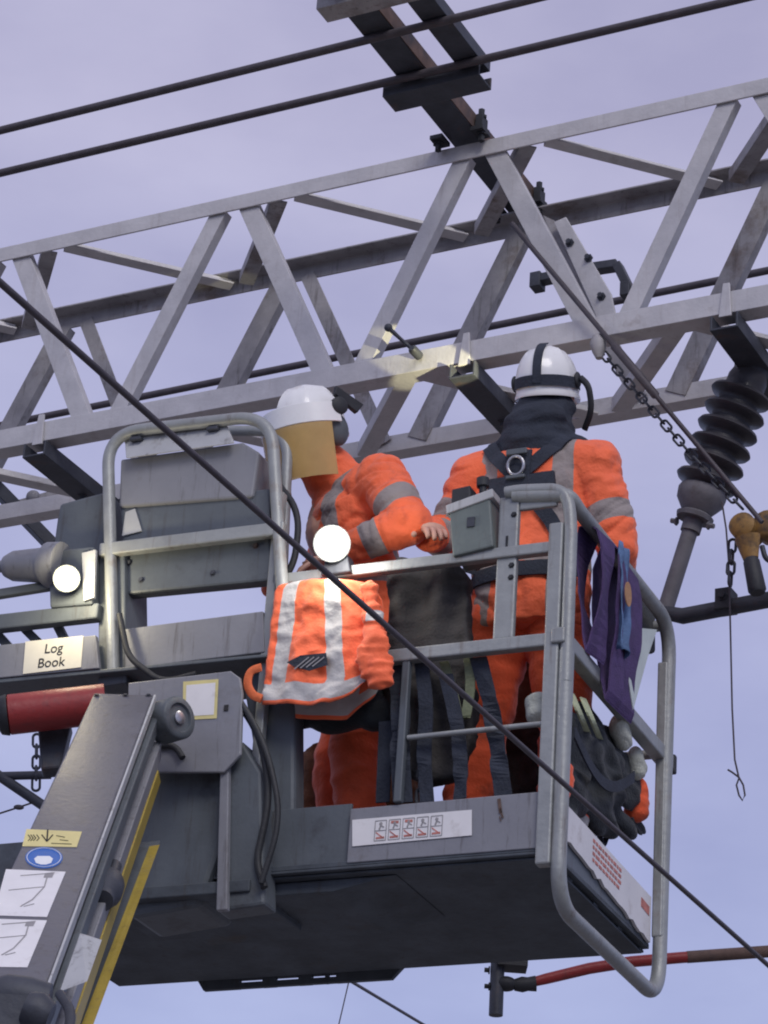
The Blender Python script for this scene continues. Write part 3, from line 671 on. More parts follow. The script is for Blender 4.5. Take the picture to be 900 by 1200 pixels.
part('lamp_bracket', prism(NB(), [V((c1_.x - .05, .015, .93)), V((c1_.x + .05, .015, .93)), V((c1_.x + .035, .015, c1_.z - .02)), V((c1_.x - .035, .015, c1_.z - .02))], (0, -.05, 0)), DARK, h1, bevel=.004)
c2_ = bas(78, 678, -.12)
bm = NB(); P = pxs([(56, 645), (110, 640), (108, 708), (58, 712)], -.06); prism(bm, P, (0, .10, 0)); part('lamp_housing', bm, GREYD, bevel=.008)
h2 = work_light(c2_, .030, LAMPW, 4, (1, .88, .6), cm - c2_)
P = pxs([(58, 645), (66, 645), (66, 672), (58, 672)], -.07); part('lamp_bracket', prism(NB(), P, (0, .012, 0)), GREYL); part('lamp_bracket', prism(NB(), pxs([(96, 648), (112, 644), (110, 700), (98, 704)], -.07), (0, .012, 0)), GREYL)
# grey nozzle and rails at the left end
part('horn', lathe(NB(), bas(-2, 664, -.05), bas(70, 662, -.05), [(0, .02), (.03, .02), (.03, .036), (.06, .05), (.17, .058), (.19, .075), (.24, .075)], 18), GREY, smooth=True)
part('dark_housing', prism(NB(), pxs([(70, 590), (126, 575), (130, 648), (60, 652)], .05), (0, .2, 0)), GREYD, bevel=.01)
part('left_rail', bar(NB(), bas(-60, 706, -.02), bas(64, 686, -.02), .025, .03), GREYD, bevel=.004)
part('left_rail', bar(NB(), bas(-60, 738, -.03), bas(118, 718, -.03), .04, .055), GREYD, bevel=.006)
for a_, b_ in (((-4, 742), (12, 760)), ((30, 738), (44, 752)), ((66, 730), (76, 750))): part('left_strut', bar(NB(), bas(*a_, .02), bas(*b_, .02), .028, .02, (0, 1, 0)), GREYD)

# ------------------------------------------------------------------ the boom that carries it
BO = empty('lift_boom', Mx.Translation(wp(0, 1250, 6.0)), 'grey lift boom with yellow edged side and stickers rising from the lower left corner', 'boom')
bpy.context.view_layer.update()
Yt, Yb = 7.95, 6.15
TLc, TRc = WL(BO, [(110, 812)], Yt)[0], WL(BO, [(180, 814)], Yt)[0]
def mixY(t): return Yt + (Yb - Yt) * t
BLc, BRc = WL(BO, [(-92, 1240)], Yb)[0], WL(BO, [(22, 1240)], Yb)[0]
axb = ((BLc + BRc) / 2 - (TLc + TRc) / 2)
# face corners refined along the boom so that the box stays straight
nrm = (TRc - TLc).cross(axb).normalized()
BLc = BLc - nrm * ((BLc - TLc) @ nrm); BRc = BRc - nrm * ((BRc - TLc) @ nrm)
if nrm.dot(V((0, 1, 0))) > 0: nrm = -nrm
dep = -nrm * .20
bx = part('boom_box', prism(NB(), [TLc, TRc, BRc + (BRc - TRc) * .3, BLc + (BLc - TLc) * .3], dep), BOOMG, BO, bevel=.006)
side = (TRc - TLc).normalized(); ad = axb.normalized()
def face(s, t, lift=.0): # s across 0..1, t along 0..1
    a = TLc.lerp(TRc, s); b = BLc.lerp(BRc, s); return a.lerp(b, t) + nrm * lift
def face_px(px, py, lift=.0):
    n_ = nrm; o_ = BO.matrix_world @ TLc; d_ = ray(px, py); p = EYE + d_ * (((o_ - EYE) @ n_) / (d_ @ n_)); return BO.matrix_world.inverted() @ p + nrm * lift
def sticker(nm_, pts, mt, lift=.0012): return part(nm_, prism(NB(), [face_px(x, y, lift) for x, y in pts], nrm * -.0008), mt, bx)
for x in (113, 147, 174): part('screw', bolt(NB(), face_px(x, 815.5, 0), nrm, .006, .006), DARK, bx)
# side plate with recess, yellow edge strip, link bars
sd_ = side
def sidep(t, k, out=0): return face(1, t) - nrm * k + sd_ * out
bm = prism(NB(), [sidep(0, .0, .001), sidep(1.25, .0, .001), sidep(1.25, .03, .001), sidep(0, .03, .001)], sd_ * .006); part('edge_strip', bm, GREYL, bx)
bm = prism(NB(), [sidep(.02, .05, .001), sidep(1.25, .05, .001), sidep(1.25, .10, .001), sidep(.02, .10, .001)], sd_ * .02); part('cable_duct', bm, GREYD, bx, bevel=.004)
bm = prism(NB(), [sidep(.02, .13, .001), sidep(1.25, .13, .001), sidep(1.25, .185, .001), sidep(.02, .185, .001)], sd_ * .03); part('link_bar', bm, GREY, bx, bevel=.003)
bm = prism(NB(), [sidep(.06, .185, .001), sidep(1.25, .185, .001), sidep(1.25, .245, .001), sidep(.035, .245, .001)], sd_ * .034); part('yellow_strip', bm, YEL, bx, bevel=.002)
# pivot knuckle at the top end
pc = WL(BO, [(203, 843)], Yt + .02)[0]; sk = V((.72, -.69, 0))
part('knuckle', lathe(NB(), pc - sk * .05, pc + sk * .03, [(0, .060), (.0, .066), (.074, .066), (.08, .060), (.08, .045), (.072, .042), (.072, .02)], 28), GREYD, BO, smooth=True)
part('knuckle_pin', lathe(NB(), pc + sk * .018 , pc + sk * .036, [(0, .02), (.012, .02), (.015, .014)], 16), STEEL, BO, smooth=True)
# lower parallel arm further away
def bopx(px, py, Y): return WL(BO, [(px, py)], Y)[0]
part('lower_arm', prism(NB(), [bopx(140, 995, 7.9), bopx(186, 990, 7.9), bopx(96, 1215, 6.9), bopx(58, 1215, 6.9)], V((0, .10, .05))), GREYD, BO, bevel=.006)
part('yellow_strip', prism(NB(), [bopx(175, 992, 7.88), bopx(187, 990, 7.88), bopx(104, 1215, 6.88), bopx(90, 1215, 6.88)], V((0, .004, .002))), YEL, BO)
cy = [bopx(134, 1015, 7.3), bopx(118, 1060, 7.05), bopx(100, 1110, 6.85)]
part('ram', lathe(NB(), cy[0], cy[2], [(0, .02), (.10, .02), (.10, .035), (.14, .045), (.20, .045), (.22, .03), (.26, .03)], 16), DARK, BO, smooth=True)
part('ram_rod', tube(NB(), [bopx(128, 1000, 7.4), bopx(112, 1050, 7.1)], .008, 10), STEEL, BO, smooth=True)
part('tag_plate', prism(NB(), [bopx(94, 1094, 6.55), bopx(119, 1102, 6.55), bopx(102, 1150, 6.4), bopx(70, 1162, 6.4)], V((0, .006, .003))), GREYL, BO)
bm = NB(); lathe(bm, bopx(-20, 1165, 6.2), bopx(70, 1175, 6.2), [(0, .03), (.05, .05), (.1, .05), (.15, .04)], 16); lathe(bm, bopx(30, 1180, 6.1), bopx(60, 1192, 6.1), [(0, .035), (.03, .045), (.06, .03)], 14)
box(bm, bopx(0, 1200, 6.15) - V((.06, .03, .05)), bopx(0, 1200, 6.15) + V((.10, .06, .06))); tube(bm, fillet([bopx(70, 1165, 6.3), bopx(84, 1185, 6.25), bopx(80, 1210, 6.2)], .05), .012, 10); tube(bm, fillet([bopx(50, 1160, 6.25), bopx(40, 1185, 6.2), bopx(25, 1215, 6.15)], .05), .012, 10)
part('elbow_joint', bm, DARK, BO, smooth=True)
# stickers
s1 = sticker('yellow_sticker', [(31, 972), (96, 975), (90, 993), (26, 992)], PAPERY)
bm = NB()
def ink(bm, pts, w_=.0022, lift=.0022): stroke(bm, [face_px(x, y, lift) for x, y in pts], w_, nrm, 0)
ink(bm, [(56, 973), (55, 986)], .004); ink(bm, [(49, 979), (55, 987), (62, 979)], .003)
for a_ in (33, 36, 39, 43): ink(bm, [(a_, 979), (a_ + 3, 983), (a_, 986)], .002)
ink(bm, [(66, 980), (76, 982)], .002); ink(bm, [(60, 989), (84, 990)], .002); ink(bm, [(70, 985), (80, 986)], .002)
part('printed_arrow', bm, INK, s1)
c = (51.5, 1005.5); s2 = sticker('blue_round_sign', [(c[0] + 22 * math.cos(a_ * math.pi / 14), c[1] + 12.5 * math.sin(a_ * math.pi / 14)) for a_ in range(28)], BLUES)
bm = NB(); prism(bm, [face_px(x, y, .0022) for x, y in ((40, 1007), (44, 1004), (58, 1004), (62, 1007), (60, 1012), (54, 1014), (48, 1014), (42, 1012))], nrm * -.0006); part('sign_symbol', bm, WHITEV, s2)
bm = NB(); ring_ = [face_px(c[0] + 20 * math.cos(a_ * math.pi / 14), c[1] + 11 * math.sin(a_ * math.pi / 14), .0022) for a_ in range(29)]; stroke(bm, ring_, .0016, nrm, 0); part('sign_rim', bm, WHITEV, s2)
for i, q_ in enumerate((((7, 1019), (77, 1022), (55, 1075), (-8, 1073)), ((-10, 1077), (55, 1079), (32, 1134), (-28, 1133)))):
    s3 = sticker('diagram_sticker', q_, PAPER)
    bm = NB(); ox, oy = (0, 0) if i == 0 else (-22, 57)
    ink(bm, [(24 + ox, 1027 + oy), (62 + ox, 1024 + oy)], .0018); ink(bm, [(56 + ox, 1026 + oy), (52 + ox, 1040 + oy), (38 + ox, 1055 + oy), (24 + ox, 1063 + oy)], .003); ink(bm, [(10 + ox, 1044 + oy), (30 + ox, 1042 + oy), (52 + ox, 1040 + oy)], .0018); ink(bm, [(28 + ox, 1063 + oy), (40 + ox, 1060 + oy)], .002)
    prism(bm, [face_px(x + ox, y + oy, .0022) for x, y in ((53, 1024), (64, 1023), (61, 1029), (51, 1029))], nrm * -.0006)
    part('printed_diagram', bm, INKG, s3)
bm = NB()
# red slew motor left of the boom head
rm = empty('slew_motor', Mx.Translation(wp(50, 838, 8.12)), 'red cylindrical motor under the log book tray beside the boom head', 'motor')
bpy.context.view_layer.update()
a, b = WL(rm, [(8, 838), (112, 826)], 8.12)
link('red_cylinder', lathe(NB(), a, b, [(0, .05), (.008, .0615), (.3, .0615)], 28), RED, rm, smooth=True)
link('end_cap', lathe(NB(), a - (b - a).normalized() * .03, a, [(0, .04), (.01, .058), (.03, .063), (.034, .063)], 28), BLACK, rm, smooth=True)
link('mount_block', prism(NB(), WL(rm, [(44, 850), (84, 846), (70, 900), (48, 902)], 8.2), (0, .08, 0)), DARK, rm, bevel=.008)

# ------------------------------------------------------------------ people
from mathutils.bvhtree import BVHTree
def seg_t(p, a, b):
    ab = b - a; t = max(0, min(1, (p - a).dot(ab) / ab.length_squared)); return t, (p - (a + ab * t)).length
def ribbon(bm, L_, R_, th):
    """closed strap from two edge polylines; th = list of offset vectors (thickness)"""
    n = len(L_); q = []
    for i in range(n): q.append([bm.verts.new(L_[i]), bm.verts.new(R_[i]), bm.verts.new(R_[i] + th[i]), bm.verts.new(L_[i] + th[i])])
    for A, B in zip(q, q[1:]):
        for k in range(4): bm.faces.new((A[k], A[(k + 1) % 4], B[(k + 1) % 4], B[k]))
    bm.faces.new(q[0][::-1]); bm.faces.new(q[-1]); return bm
def drape(bvh, pts, wd, dirn, lift=.004, th=.004, sub=10):
    """strap laid on a surface: pts are seen along dirn, pushed onto the cloth below"""
    d = V(dirn).normalized(); P = []
    for a, b in zip(pts, pts[1:]): P += [V(a).lerp(V(b), k / sub) for k in range(sub)]
    P.append(V(pts[-1])); Le, Ri, T_ = [], [], []; last = None
    for i, p in enumerate(P):
        t = (P[min(i + 1, len(P) - 1)] - P[max(i - 1, 0)]).normalized(); s = t.cross(d).normalized() * wd / 2
        es = []
        for q in (p - s, p, p + s):
            h = bvh.ray_cast(q - d * 1.0, d); es.append((h[0] - q).dot(d) if h[0] else None)
        ok = [x for x in es if x is not None]
        if not ok: continue
        k = min(ok); last = k if last is None else .5 * last + .5 * k
        k = min(k, last) - lift
        Le.append(p - s + d * k); Ri.append(p + s + d * k); T_.append(-d * th)
    return ribbon(NB(), Le, Ri, T_)
def hand_bm(bm, wr, d, palm_n, curl=.5, sc=1.0, left=False):
    """palm and five bent fingers; d = direction of the fingers, palm_n = side the palm faces"""
    d = V(d).normalized(); n = V(palm_n); n = (n - d * n.dot(d)).normalized(); s = d.cross(n) * (1 if left else -1)
    wr = V(wr); c = wr + d * .05 * sc
    tube(bm, [wr - d * .02, wr + d * .02 * sc, c + d * .01, wr + d * .095 * sc], [.027 * sc, .034 * sc, .042 * sc, .038 * sc], 12, flat=(1, .48) if abs(s.dot(basis(d)[1])) > .6 else (.48, 1))
    for k, (off, ln) in enumerate(((-.030, .070), (-.010, .080), (.011, .075), (.030, .058))):
        p = wr + d * .085 * sc + s * off * sc; dd = d.copy(); P = [p - d * .02]; a = 0
        for j, fr_ in enumerate((.42, .33, .25)):
            a = curl * (.35 + .55 * j); dd = d * math.cos(a) + n * math.sin(a); P.append(P[-1] + dd * (ln * fr_ + (.02 if j == 0 else 0)) * sc)
        tube(bm, P, [.0095 * sc, .0095 * sc, .0085 * sc, .007 * sc], 8)
    p = wr + d * .03 * sc - s * .028 * sc; t = (d * .6 - s * .75 + n * .35).normalized()
    tube(bm, [p, p + t * .035 * sc, p + t * .035 * sc + (d * .8 + n * .35 - s * .2).normalized() * .032 * sc], [.013 * sc, .0115 * sc, .009 * sc], 8)
def cap(bm, a, b, ra, rb, n=3):
    a, b = V(a), V(b); pts = [a.lerp(b, i / n) for i in range(n + 1)]; tube(bm, pts, [ra + (rb - ra) * i / n for i in range(n + 1)], 14)
    ball(bm, a, ra * .99, seg=14); ball(bm, b, rb * .99, seg=14)

def person(root, P, lean_neck, head_c, head_rot, gl=None):
    """P: joints in the person's own frame (x right, y ahead, z up)"""
    J = {k: V(v) for k, v in P.items() if isinstance(v, tuple)}
    hr = head_rot
    def hp(x, y, z): return head_c + hr @ V((x, y, z))
    # one continuous body: head with features, neck, torso, limbs
    bm = NB()
    ball(bm, hp(0, -.008, .035), .098, (.80, 1.0, .98), hr); ball(bm, hp(0, .02, -.05), .075, (.82, .95, .95), hr); ball(bm, hp(0, .055, -.095), .034, (1.1, .9, .8), hr)
    tube(bm, [hp(0, .083, .025), hp(0, .105, -.02), hp(0, .088, -.032)], [.008, .0155, .012], 10)
    for s in (-1, 1):
        ball(bm, hp(s * .080, -.005, -.005), .026, (.35, .75, 1.15), hr); ball(bm, hp(s * .033, .078, .032), .017, (1.2, .6, .5), hr); ball(bm, hp(s * .045, .06, -.02), .024, (1, .8, .8), hr)
    ball(bm, hp(0, .088, -.058), .019, (1.35, .5, .32), hr); ball(bm, hp(0, .086, -.068), .017, (1.2, .5, .4), hr)
    cap(bm, J['neck'], hp(0, -.02, -.04), .062, .056)
    cap(bm, J['neck'] - V((0, 0, .12)), J['neck'], .10, .062)
    cap(bm, J['hip'] + V((0, 0, .05)), J['neck'] - V((0, 0, .16)), .105, .105)
    for s in 'LR':
        cap(bm, J['neck'] - V((0, 0, .10)), J['sh' + s], .075, .06); cap(bm, J['sh' + s], J['el' + s], .055, .042); cap(bm, J['el' + s], J['wr' + s], .04, .028)
        cap(bm, J['hp' + s], J['kn' + s], .085, .058); cap(bm, J['kn' + s], J['an' + s], .055, .04)
        cap(bm, J['an' + s], J['an' + s] + V((0, .02, -.05)), .04, .042); cap(bm, J['an' + s] + V((0, .0, -.05)), J['an' + s] + V((0, .14, -.065)), .04, .032)
    body = remesh(bm, .0075, 3)
    bm = NB(); bm.from_mesh(body)
    for s in 'LR':
        d = J['wr' + s] - J['el' + s]; hd = V(P.get('hd' + s, d)); hand_bm(bm, J['wr' + s], hd, P.get('pn' + s, (0, 0, -1)), P.get('cu' + s, .6), 1.0, s == 'L')
    bm.to_mesh(body); bm.free()
    for p in body.polygons: p.use_smooth = True
    b = linkme('body', body, SKIN, root)
    for s in (-1, 1):
        bm = NB(); ball(bm, hp(s * .033, .080, .022), .0125, seg=12); link('eye', bm, mat('eye', (.75, .74, .72), .2, bump=0) if 'eye' not in MATS else MATS['eye'], root, smooth=True)
    return J, hp

def jacket(root, J, seed, waist=.84):
    bm = NB(); N_ = J['neck']; H = J['hip']
    ax_ = lambda t: H.lerp(N_, t)
    hw = abs(J['shR'].x - J['shL'].x) / 2
    pts = [V((H.x, H.y, waist)), ax_(.12), ax_(.40), ax_(.62), ax_(.80), ax_(.92), ax_(1.02)]
    tube(bm, pts, [.200, .195, .19, .205, .198, .15, .085], 24, flat=(1, .66))
    for s in 'LR':
        sh, el, wr = J['sh' + s], J['el' + s], J['wr' + s]
        cap(bm, N_.lerp(sh, .35) - V((0, 0, .045)), sh, .085, .088); cap(bm, sh, el, .084, .070); cap(bm, el, el.lerp(wr, .86), .069, .050); d_ = (wr - el).normalized(); tube(bm, [el.lerp(wr, .80), el.lerp(wr, .93)], [.056, .054], 16)
    def attr(co):
        dl = {s: min(seg_t(co, J['sh' + s], J['el' + s])[1], seg_t(co, J['el' + s], J['wr' + s])[1]) for s in 'LR'}
        s = 'L' if dl['L'] < dl['R'] else 'R'; d = dl[s]; t1 = seg_t(co, J['sh' + s], J['el' + s]); t2 = seg_t(co, J['el' + s], J['wr' + s])
        ln = (J['el' + s] - J['sh' + s]).length
        if d < .10 and (t1[0] > .30 or t2[0] > .02) :
            if t2[1] < t1[1] and t2[0] > .02: return abs(t2[0] - .48) * (J['wr' + s] - J['el' + s]).length - .031
            return abs(t1[0] - .66) * ln - .034
        c = ax_(max(0, min(1, (co.z - H.z) / (N_.z - H.z))))
        return min(abs(abs(co.x - c.x) - .125) - .031, abs(co.z - (H.z + .12)) - .026)
    me = remesh(bm, .0070, 5, .007, 7, seed, attr)
    nor = [v.normal.copy() for v in me.vertices]
    for v, nn in zip(me.vertices, nor):                   # sleeves ruck across the arm, the back sags in slanting folds
        co = v.co; best = None
        for s in 'LR':
            for A, B, o_ in ((J['sh' + s], J['el' + s], 0), (J['el' + s], J['wr' + s], .3)):
                t, d = seg_t(co, A, B)
                if best is None or d < best[0]: best = (d, o_ + t * (B - A).length, co - A.lerp(B, t))
        if best[0] < .115:
            r_ = best[2]; k = noise.noise(V((best[1] * 21 + r_.x * 9 + r_.y * 5, r_.y * 6 + seed, r_.z * 4))); k = (.55 - min(1, abs(k) * 3.2) ** .8) * -.008 + .003 * noise.noise(V((best[1] * 48, r_.x * 12, r_.y * 12 + seed)))
        else:
            k = noise.noise(V((co.x * 9 + co.z * 7, co.y * 5 + seed, co.z * 15 - abs(co.x) * 14))); k = (.55 - min(1, abs(k) * 3.0) ** .8) * -.009 + .002 * noise.noise(V((co.x * 34, co.y * 30, co.z * 48 + seed)))
        v.co = co + nn * k
    o = linkme('jacket', me, ORANGE, root); return o
def trousers(root, J, seed):
    bm = NB()
    tube(bm, [J['hip'] + V((0, 0, .10)), J['hip'], J['hip'] - V((0, 0, .08))], [.17, .185, .16], 20, flat=(1, .72))
    for s in 'LR':
        cap(bm, J['hp' + s], J['kn' + s], .108, .086, 5); cap(bm, J['kn' + s], J['an' + s] - V((0, 0, .0)), .086, .078, 5)
    def attr(co):
        return min(min(abs(co.z - z) - .025 for z in (.22,)), 1)
    return linkme('trousers', remesh(bm, .010, 5, .014, 8, seed, attr), TROUS, root)
def boots(root, J):
    for s in 'LR':
        a = J['an' + s]; bm = NB()
        tube(bm, [a + V((0, 0, .08)), a, V((a.x, a.y + .01, .06))], [.058, .055, .055], 14); tube(bm, [V((a.x, a.y - .07, .045)), V((a.x, a.y + .02, .05)), V((a.x, a.y + .13, .04)), V((a.x, a.y + .19, .035))], [.035, .048, .045, .028], 14, flat=(1, .85))
        link('boot', bm, BLACK, root, smooth=True)
def helmet(root, hp, hr, strapc=BLACK):
    """hard hat: dome, ridges, brim; returned as the shell part"""
    bm = NB(); n, m_ = 36, 14; rings = []
    def surf(a, z, off=0):                         # z 0..1 up the dome
        k = math.sqrt(max(0, 1 - max(0, z) ** 2.3)); ridge = .004 * max(0, 1 - abs(math.sin(a)) * 9) if abs(math.cos(a)) > .3 else 0
        # a measured from straight ahead
        x = (.099 + off) * k * math.sin(a); y = (.124 + off) * k * math.cos(a); return V((x, y - .005, .030 + z * (.148 + off) + 0))
    for i in range(m_ + 1):
        z = i / m_; rings.append([bm.verts.new(hp(*surf(2 * math.pi * k / n, min(z, .985), .006 if (k % 6 == 0 and z < .9) else 0))) for k in range(n)])
    brim = []
    for r_, dz in ((1.0, -.030), (1.045, -.044), (1.03, -.050), (.93, -.030)):
        q = []
        for k in range(n):
            a = 2 * math.pi * k / n; f_ = max(0, math.cos(a)) ** 2
            q.append(bm.verts.new(hp(.101 * r_ * math.sin(a), (.126 * r_ + (.045 * f_ if r_ > 1 else 0)) * math.cos(a) - .005, .045 + dz)))
        brim.append(q)
    allr = brim[::-1] + rings
    for A, B in zip(allr, allr[1:]):
        for k in range(n): bm.faces.new((A[k], A[(k + 1) % n], B[(k + 1) % n], B[k]))
    bm.faces.new(allr[-1])
    sh = link('helmet', bm, HELM, root, smooth=True)
    return sh, surf

# ---- right worker, back to the camera
u0, v0 = -.265, .42
w1 = empty('person', BAS @ Mx.Translation((u0, v0, .004)), 'worker in orange hi vis jacket and black harness with back turned to the camera', 'person', 'workers in the raised platform')
bpy.context.view_layer.update()
hr1 = Mx.Rotation(math.radians(4), 3, 'Z') @ Mx.Rotation(math.radians(20), 3, 'X') @ Mx.Rotation(math.radians(2), 3, 'Y')
P1 = dict(hip=(.0, 0, .97), neck=(.0, .02, 1.56), shL=(-.21, .0, 1.435), shR=(.20, .0, 1.43), elL=(-.30, -.0, 1.24), elR=(.275, .03, 1.155), wrL=(-.295, -.17, 1.175), wrR=(.20, .27, 1.10),
          hpL=(-.09, 0, .93), hpR=(.09, 0, .93), knL=(-.165, .04, .52), knR=(.12, .05, .52), anL=(-.19, .0, .11), anR=(.14, .0, .11), hdL=(.35, -.45, -.15), pnL=(0, .1, -1), cuL=.7, hdR=(-.2, .5, .05))
J1, hp1 = person(w1, P1, 0, V((.02, .03, 1.715)), hr1)
jk1 = jacket(w1, J1, 3, .86); trousers(w1, J1, 5); boots(w1, J1)
# dark hood and collar bunched at the neck
bm = NB()
tube(bm, [V((0, .02, 1.50)), V((0, .0, 1.535)), V((.01, .0, 1.59)), V((.015, .005, 1.645)), hp1(0, 0, -.01)], [.150, .140, .115, .104, .092], 20, flat=(1, .82)); ball(bm, (.01, -.055, 1.60), .085, (1.3, .7, .6)); ball(bm, (.10, .0, 1.515), .06, (1.3, 1, .6)); ball(bm, (-.10, .0, 1.525), .06, (1.3, 1, .6))
linkme('hood', remesh(bm, .008, 4, .012, 12, 9), NAVY, w1)
hs, surf = helmet(w1, hp1, hr1)
def band(zs, a0, a1, wd, off=.004, n=30):            # strap round the shell at height zs
    Le, Ri, T_ = [], [], []
    for i in range(n + 1):
        a = a0 + (a1 - a0) * i / n; p, q = surf(a, zs - wd, off), surf(a, zs + wd, off); c = hp1(*p); c2 = hp1(*q); Le.append(c); Ri.append(c2); T_.append((c - hp1(0, 0, .08)).normalized() * .004)
    return ribbon(NB(), Le, Ri, T_)
pi = math.pi
link('goggle_strap', band(.10, pi * .45, pi * 1.55, .12), NAVY, hs)
Le, Ri, T_ = [], [], []
for i in range(16):
    z = .02 + .965 * i / 15; c = surf(pi, z, .005); k = .0145
    Le.append(hp1(-k, c.y, c.z)); Ri.append(hp1(k, c.y, c.z)); T_.append(hr1 @ V((0, -.004, .002)))
link('helmet_strap', ribbon(NB(), Le, Ri, T_), NAVY, hs)
for s in (-1, 1):
    bm = NB(); ball(bm, hp1(s * .106, -.02, .055), .022, (.5, 1, 1.3)); link('strap_anchor', bm, BLACK, hs, smooth=True)
link('chin_strap', tube(NB(), fillet([hp1(.118, -.03, .06), hp1(.150, -.05, .03), hp1(.160, -.05, -.05), hp1(.125, -.02, -.11)], .05), .006, 8, flat=(1, 1.8)), BLACK, hs, smooth=True)
# unseen head torch added on the helmet front to light the patch of chord
ht = link('added_torch', lathe(NB(), hp1(0, .13, .085), hp1(0, .175, .085), [(0, .02), (.02, .026), (.045, .026)], 16), BLACK, hs, smooth=True)
link('added_torch_lens', lathe(NB(), hp1(0, .172, .085), hp1(0, .178, .085), [(0, .022), (.004, .022)], 16), LAMP, ht, smooth=True)
sp = bpy.data.lights.new('added_torch_beam', 'SPOT'); sp.energy = 62; sp.color = (1, .92, .55); sp.spot_size = math.radians(14); sp.spot_blend = .2; sp.shadow_soft_size = .008
bpy.context.view_layer.update()
spo = bpy.data.objects.new('added_torch_beam', sp); COL.objects.link(spo); spo.parent = ht
tl = w1.matrix_world @ hp1(0, .195, .085); tgt = TRS @ trs(512, 427, 0)
spo.matrix_world = Mx.Translation(tl) @ (tgt - tl).to_track_quat('-Z', 'Y').to_matrix().to_4x4()
# safety harness on the back
bv = BVHTree.FromPolygons([v.co for v in jk1.data.vertices], [p.vertices for p in jk1.data.polygons])
hn = link('harness_pad', drape(bv, [(-.01, 0, 1.45), (-.01, 0, 1.40), (-.01, 0, 1.33)], .085, (0, 1, 0), .010, .010), NAVY, w1)
for nm_, pts, wd in (('harness_strap', [(-.14, 0, 1.515), (-.105, 0, 1.46), (-.02, 0, 1.36), (.10, 0, 1.20), (.17, 0, 1.06)], .048), ('harness_strap', [(.12, 0, 1.52), (.09, 0, 1.46), (.0, 0, 1.36), (-.12, 0, 1.20), (-.18, 0, 1.06)], .048),
                     ('harness_strap', [(-.19, 0, 1.03), (.19, 0, 1.03)], .05)):
    link(nm_, drape(bv, pts, wd, (0, 1, 0), .006, .005), NAVY, hn)
link('back_pad', drape(bv, [(-.115, 0, 1.315), (0, 0, 1.30), (.115, 0, 1.315)], .10, (0, 1, 0), .010, .014), NAVY, hn)
h = bv.ray_cast(V((-.01, -1, 1.39)), V((0, 1, 0)))[0]; c = V((-.01, h.y - .03, 1.385))
bm = NB(); tube(bm, [c + V((.027 * math.cos(a * pi / 10), -.006 * math.sin(a * pi / 10), .03 * math.sin(a * pi / 10))) for a in range(20)], .0055, 8, closed=True); link('d_ring', bm, STEEL, hn, smooth=True)
link('buckle', box(NB(), (-.045, h.y - .034, 1.425), (.025, h.y - .020, 1.445)), GREYD, hn, bevel=.003); link('buckle', box(NB(), (-.042, h.y - .034, 1.34), (.022, h.y - .020, 1.352)), GREYD, hn, bevel=.003)

# ---- left worker, turned to the left, face behind an amber visor
ang_ = math.radians(128)
w2 = empty('person', BAS @ Mx.Translation((-.835, .47, .004)) @ Mx.Rotation(ang_, 4, 'Z'), 'worker in white helmet with amber face visor, turned left beside the console', 'person', 'workers in the raised platform')
bpy.context.view_layer.update()
hr2 = Mx.Rotation(math.radians(16), 3, 'Z') @ Mx.Rotation(math.radians(-16), 3, 'X') @ Mx.Rotation(math.radians(-4), 3, 'Y')
P2 = dict(hip=(0, -.02, .96), neck=(-.02, .14, 1.44), shL=(-.23, .05, 1.39), shR=(.19, .10, 1.40), elL=(-.365, -.02, 1.19), elR=(.27, .10, 1.15), wrL=(-.23, .19, 1.09), wrR=(.12, .33, 1.14),
          hpL=(-.09, 0, .92), hpR=(.09, 0, .92), knL=(-.11, .04, .51), knR=(.11, .04, .51), anL=(-.13, 0, .11), anR=(.13, 0, .11), cuL=.8, cuR=.8)
J2, hp2 = person(w2, P2, 0, V((-.035, .255, 1.605)), hr2)
jk2 = jacket(w2, J2, 21, .86); trousers(w2, J2, 33); boots(w2, J2)
bm = NB(); tube(bm, [V((-.02, .12, 1.40)), V((-.02, .15, 1.46)), hp2(0, -.01, -.06)], [.12, .10, .085], 18); ball(bm, (-.03, .08, 1.43), .08, (1.3, .9, .7)); linkme('collar', remesh(bm, .008, 4, .010, 12, 4), ORANGE, w2)
hs2, surf = helmet(w2, hp2, hr2)
def curved(z0, z1, r0, r1, half, th, y0=.0, n=20):
    bm = NB(); rows = []
    for z, r in ((z0, r0), (z1, r1)):
        rows.append(([bm.verts.new(hp2(r * math.sin(a), r * math.cos(a) * 1.05 + y0, z)) for a in [half * (2 * i / n - 1) for i in range(n + 1)]], [bm.verts.new(hp2((r - th) * math.sin(a), (r - th) * math.cos(a) * 1.05 + y0, z)) for a in [half * (2 * i / n - 1) for i in range(n + 1)]]))
    (A, A2), (B, B2) = rows
    for i in range(n):
        bm.faces.new((A[i], A[i + 1], B[i + 1], B[i])); bm.faces.new((A2[i], B2[i], B2[i + 1], A2[i + 1])); bm.faces.new((A[i], A2[i], A2[i + 1], A[i + 1])); bm.faces.new((B[i], B[i + 1], B2[i + 1], B2[i]))
    for i in (0, n): bm.faces.new((A[i], B[i], B2[i], A2[i]))
    return bm
vs = link('visor_carrier', curved(.075, .005, .150, .158, 1.75, .008), HELM, hs2, smooth=True, bevel=.002)
link('amber_visor', curved(.004, -.175, .156, .150, 1.5, .003), AMBER, vs, smooth=True)
for s in (-1, 1):
    bm = NB(); a_, b_ = hp2(s * .135, -.03, .06), hp2(s * .165, -.03, .06); lathe(bm, a_, b_, [(0, .03), (.02, .03), (.026, .022)], 16); link('visor_pivot', bm, BLACK, vs, smooth=True)
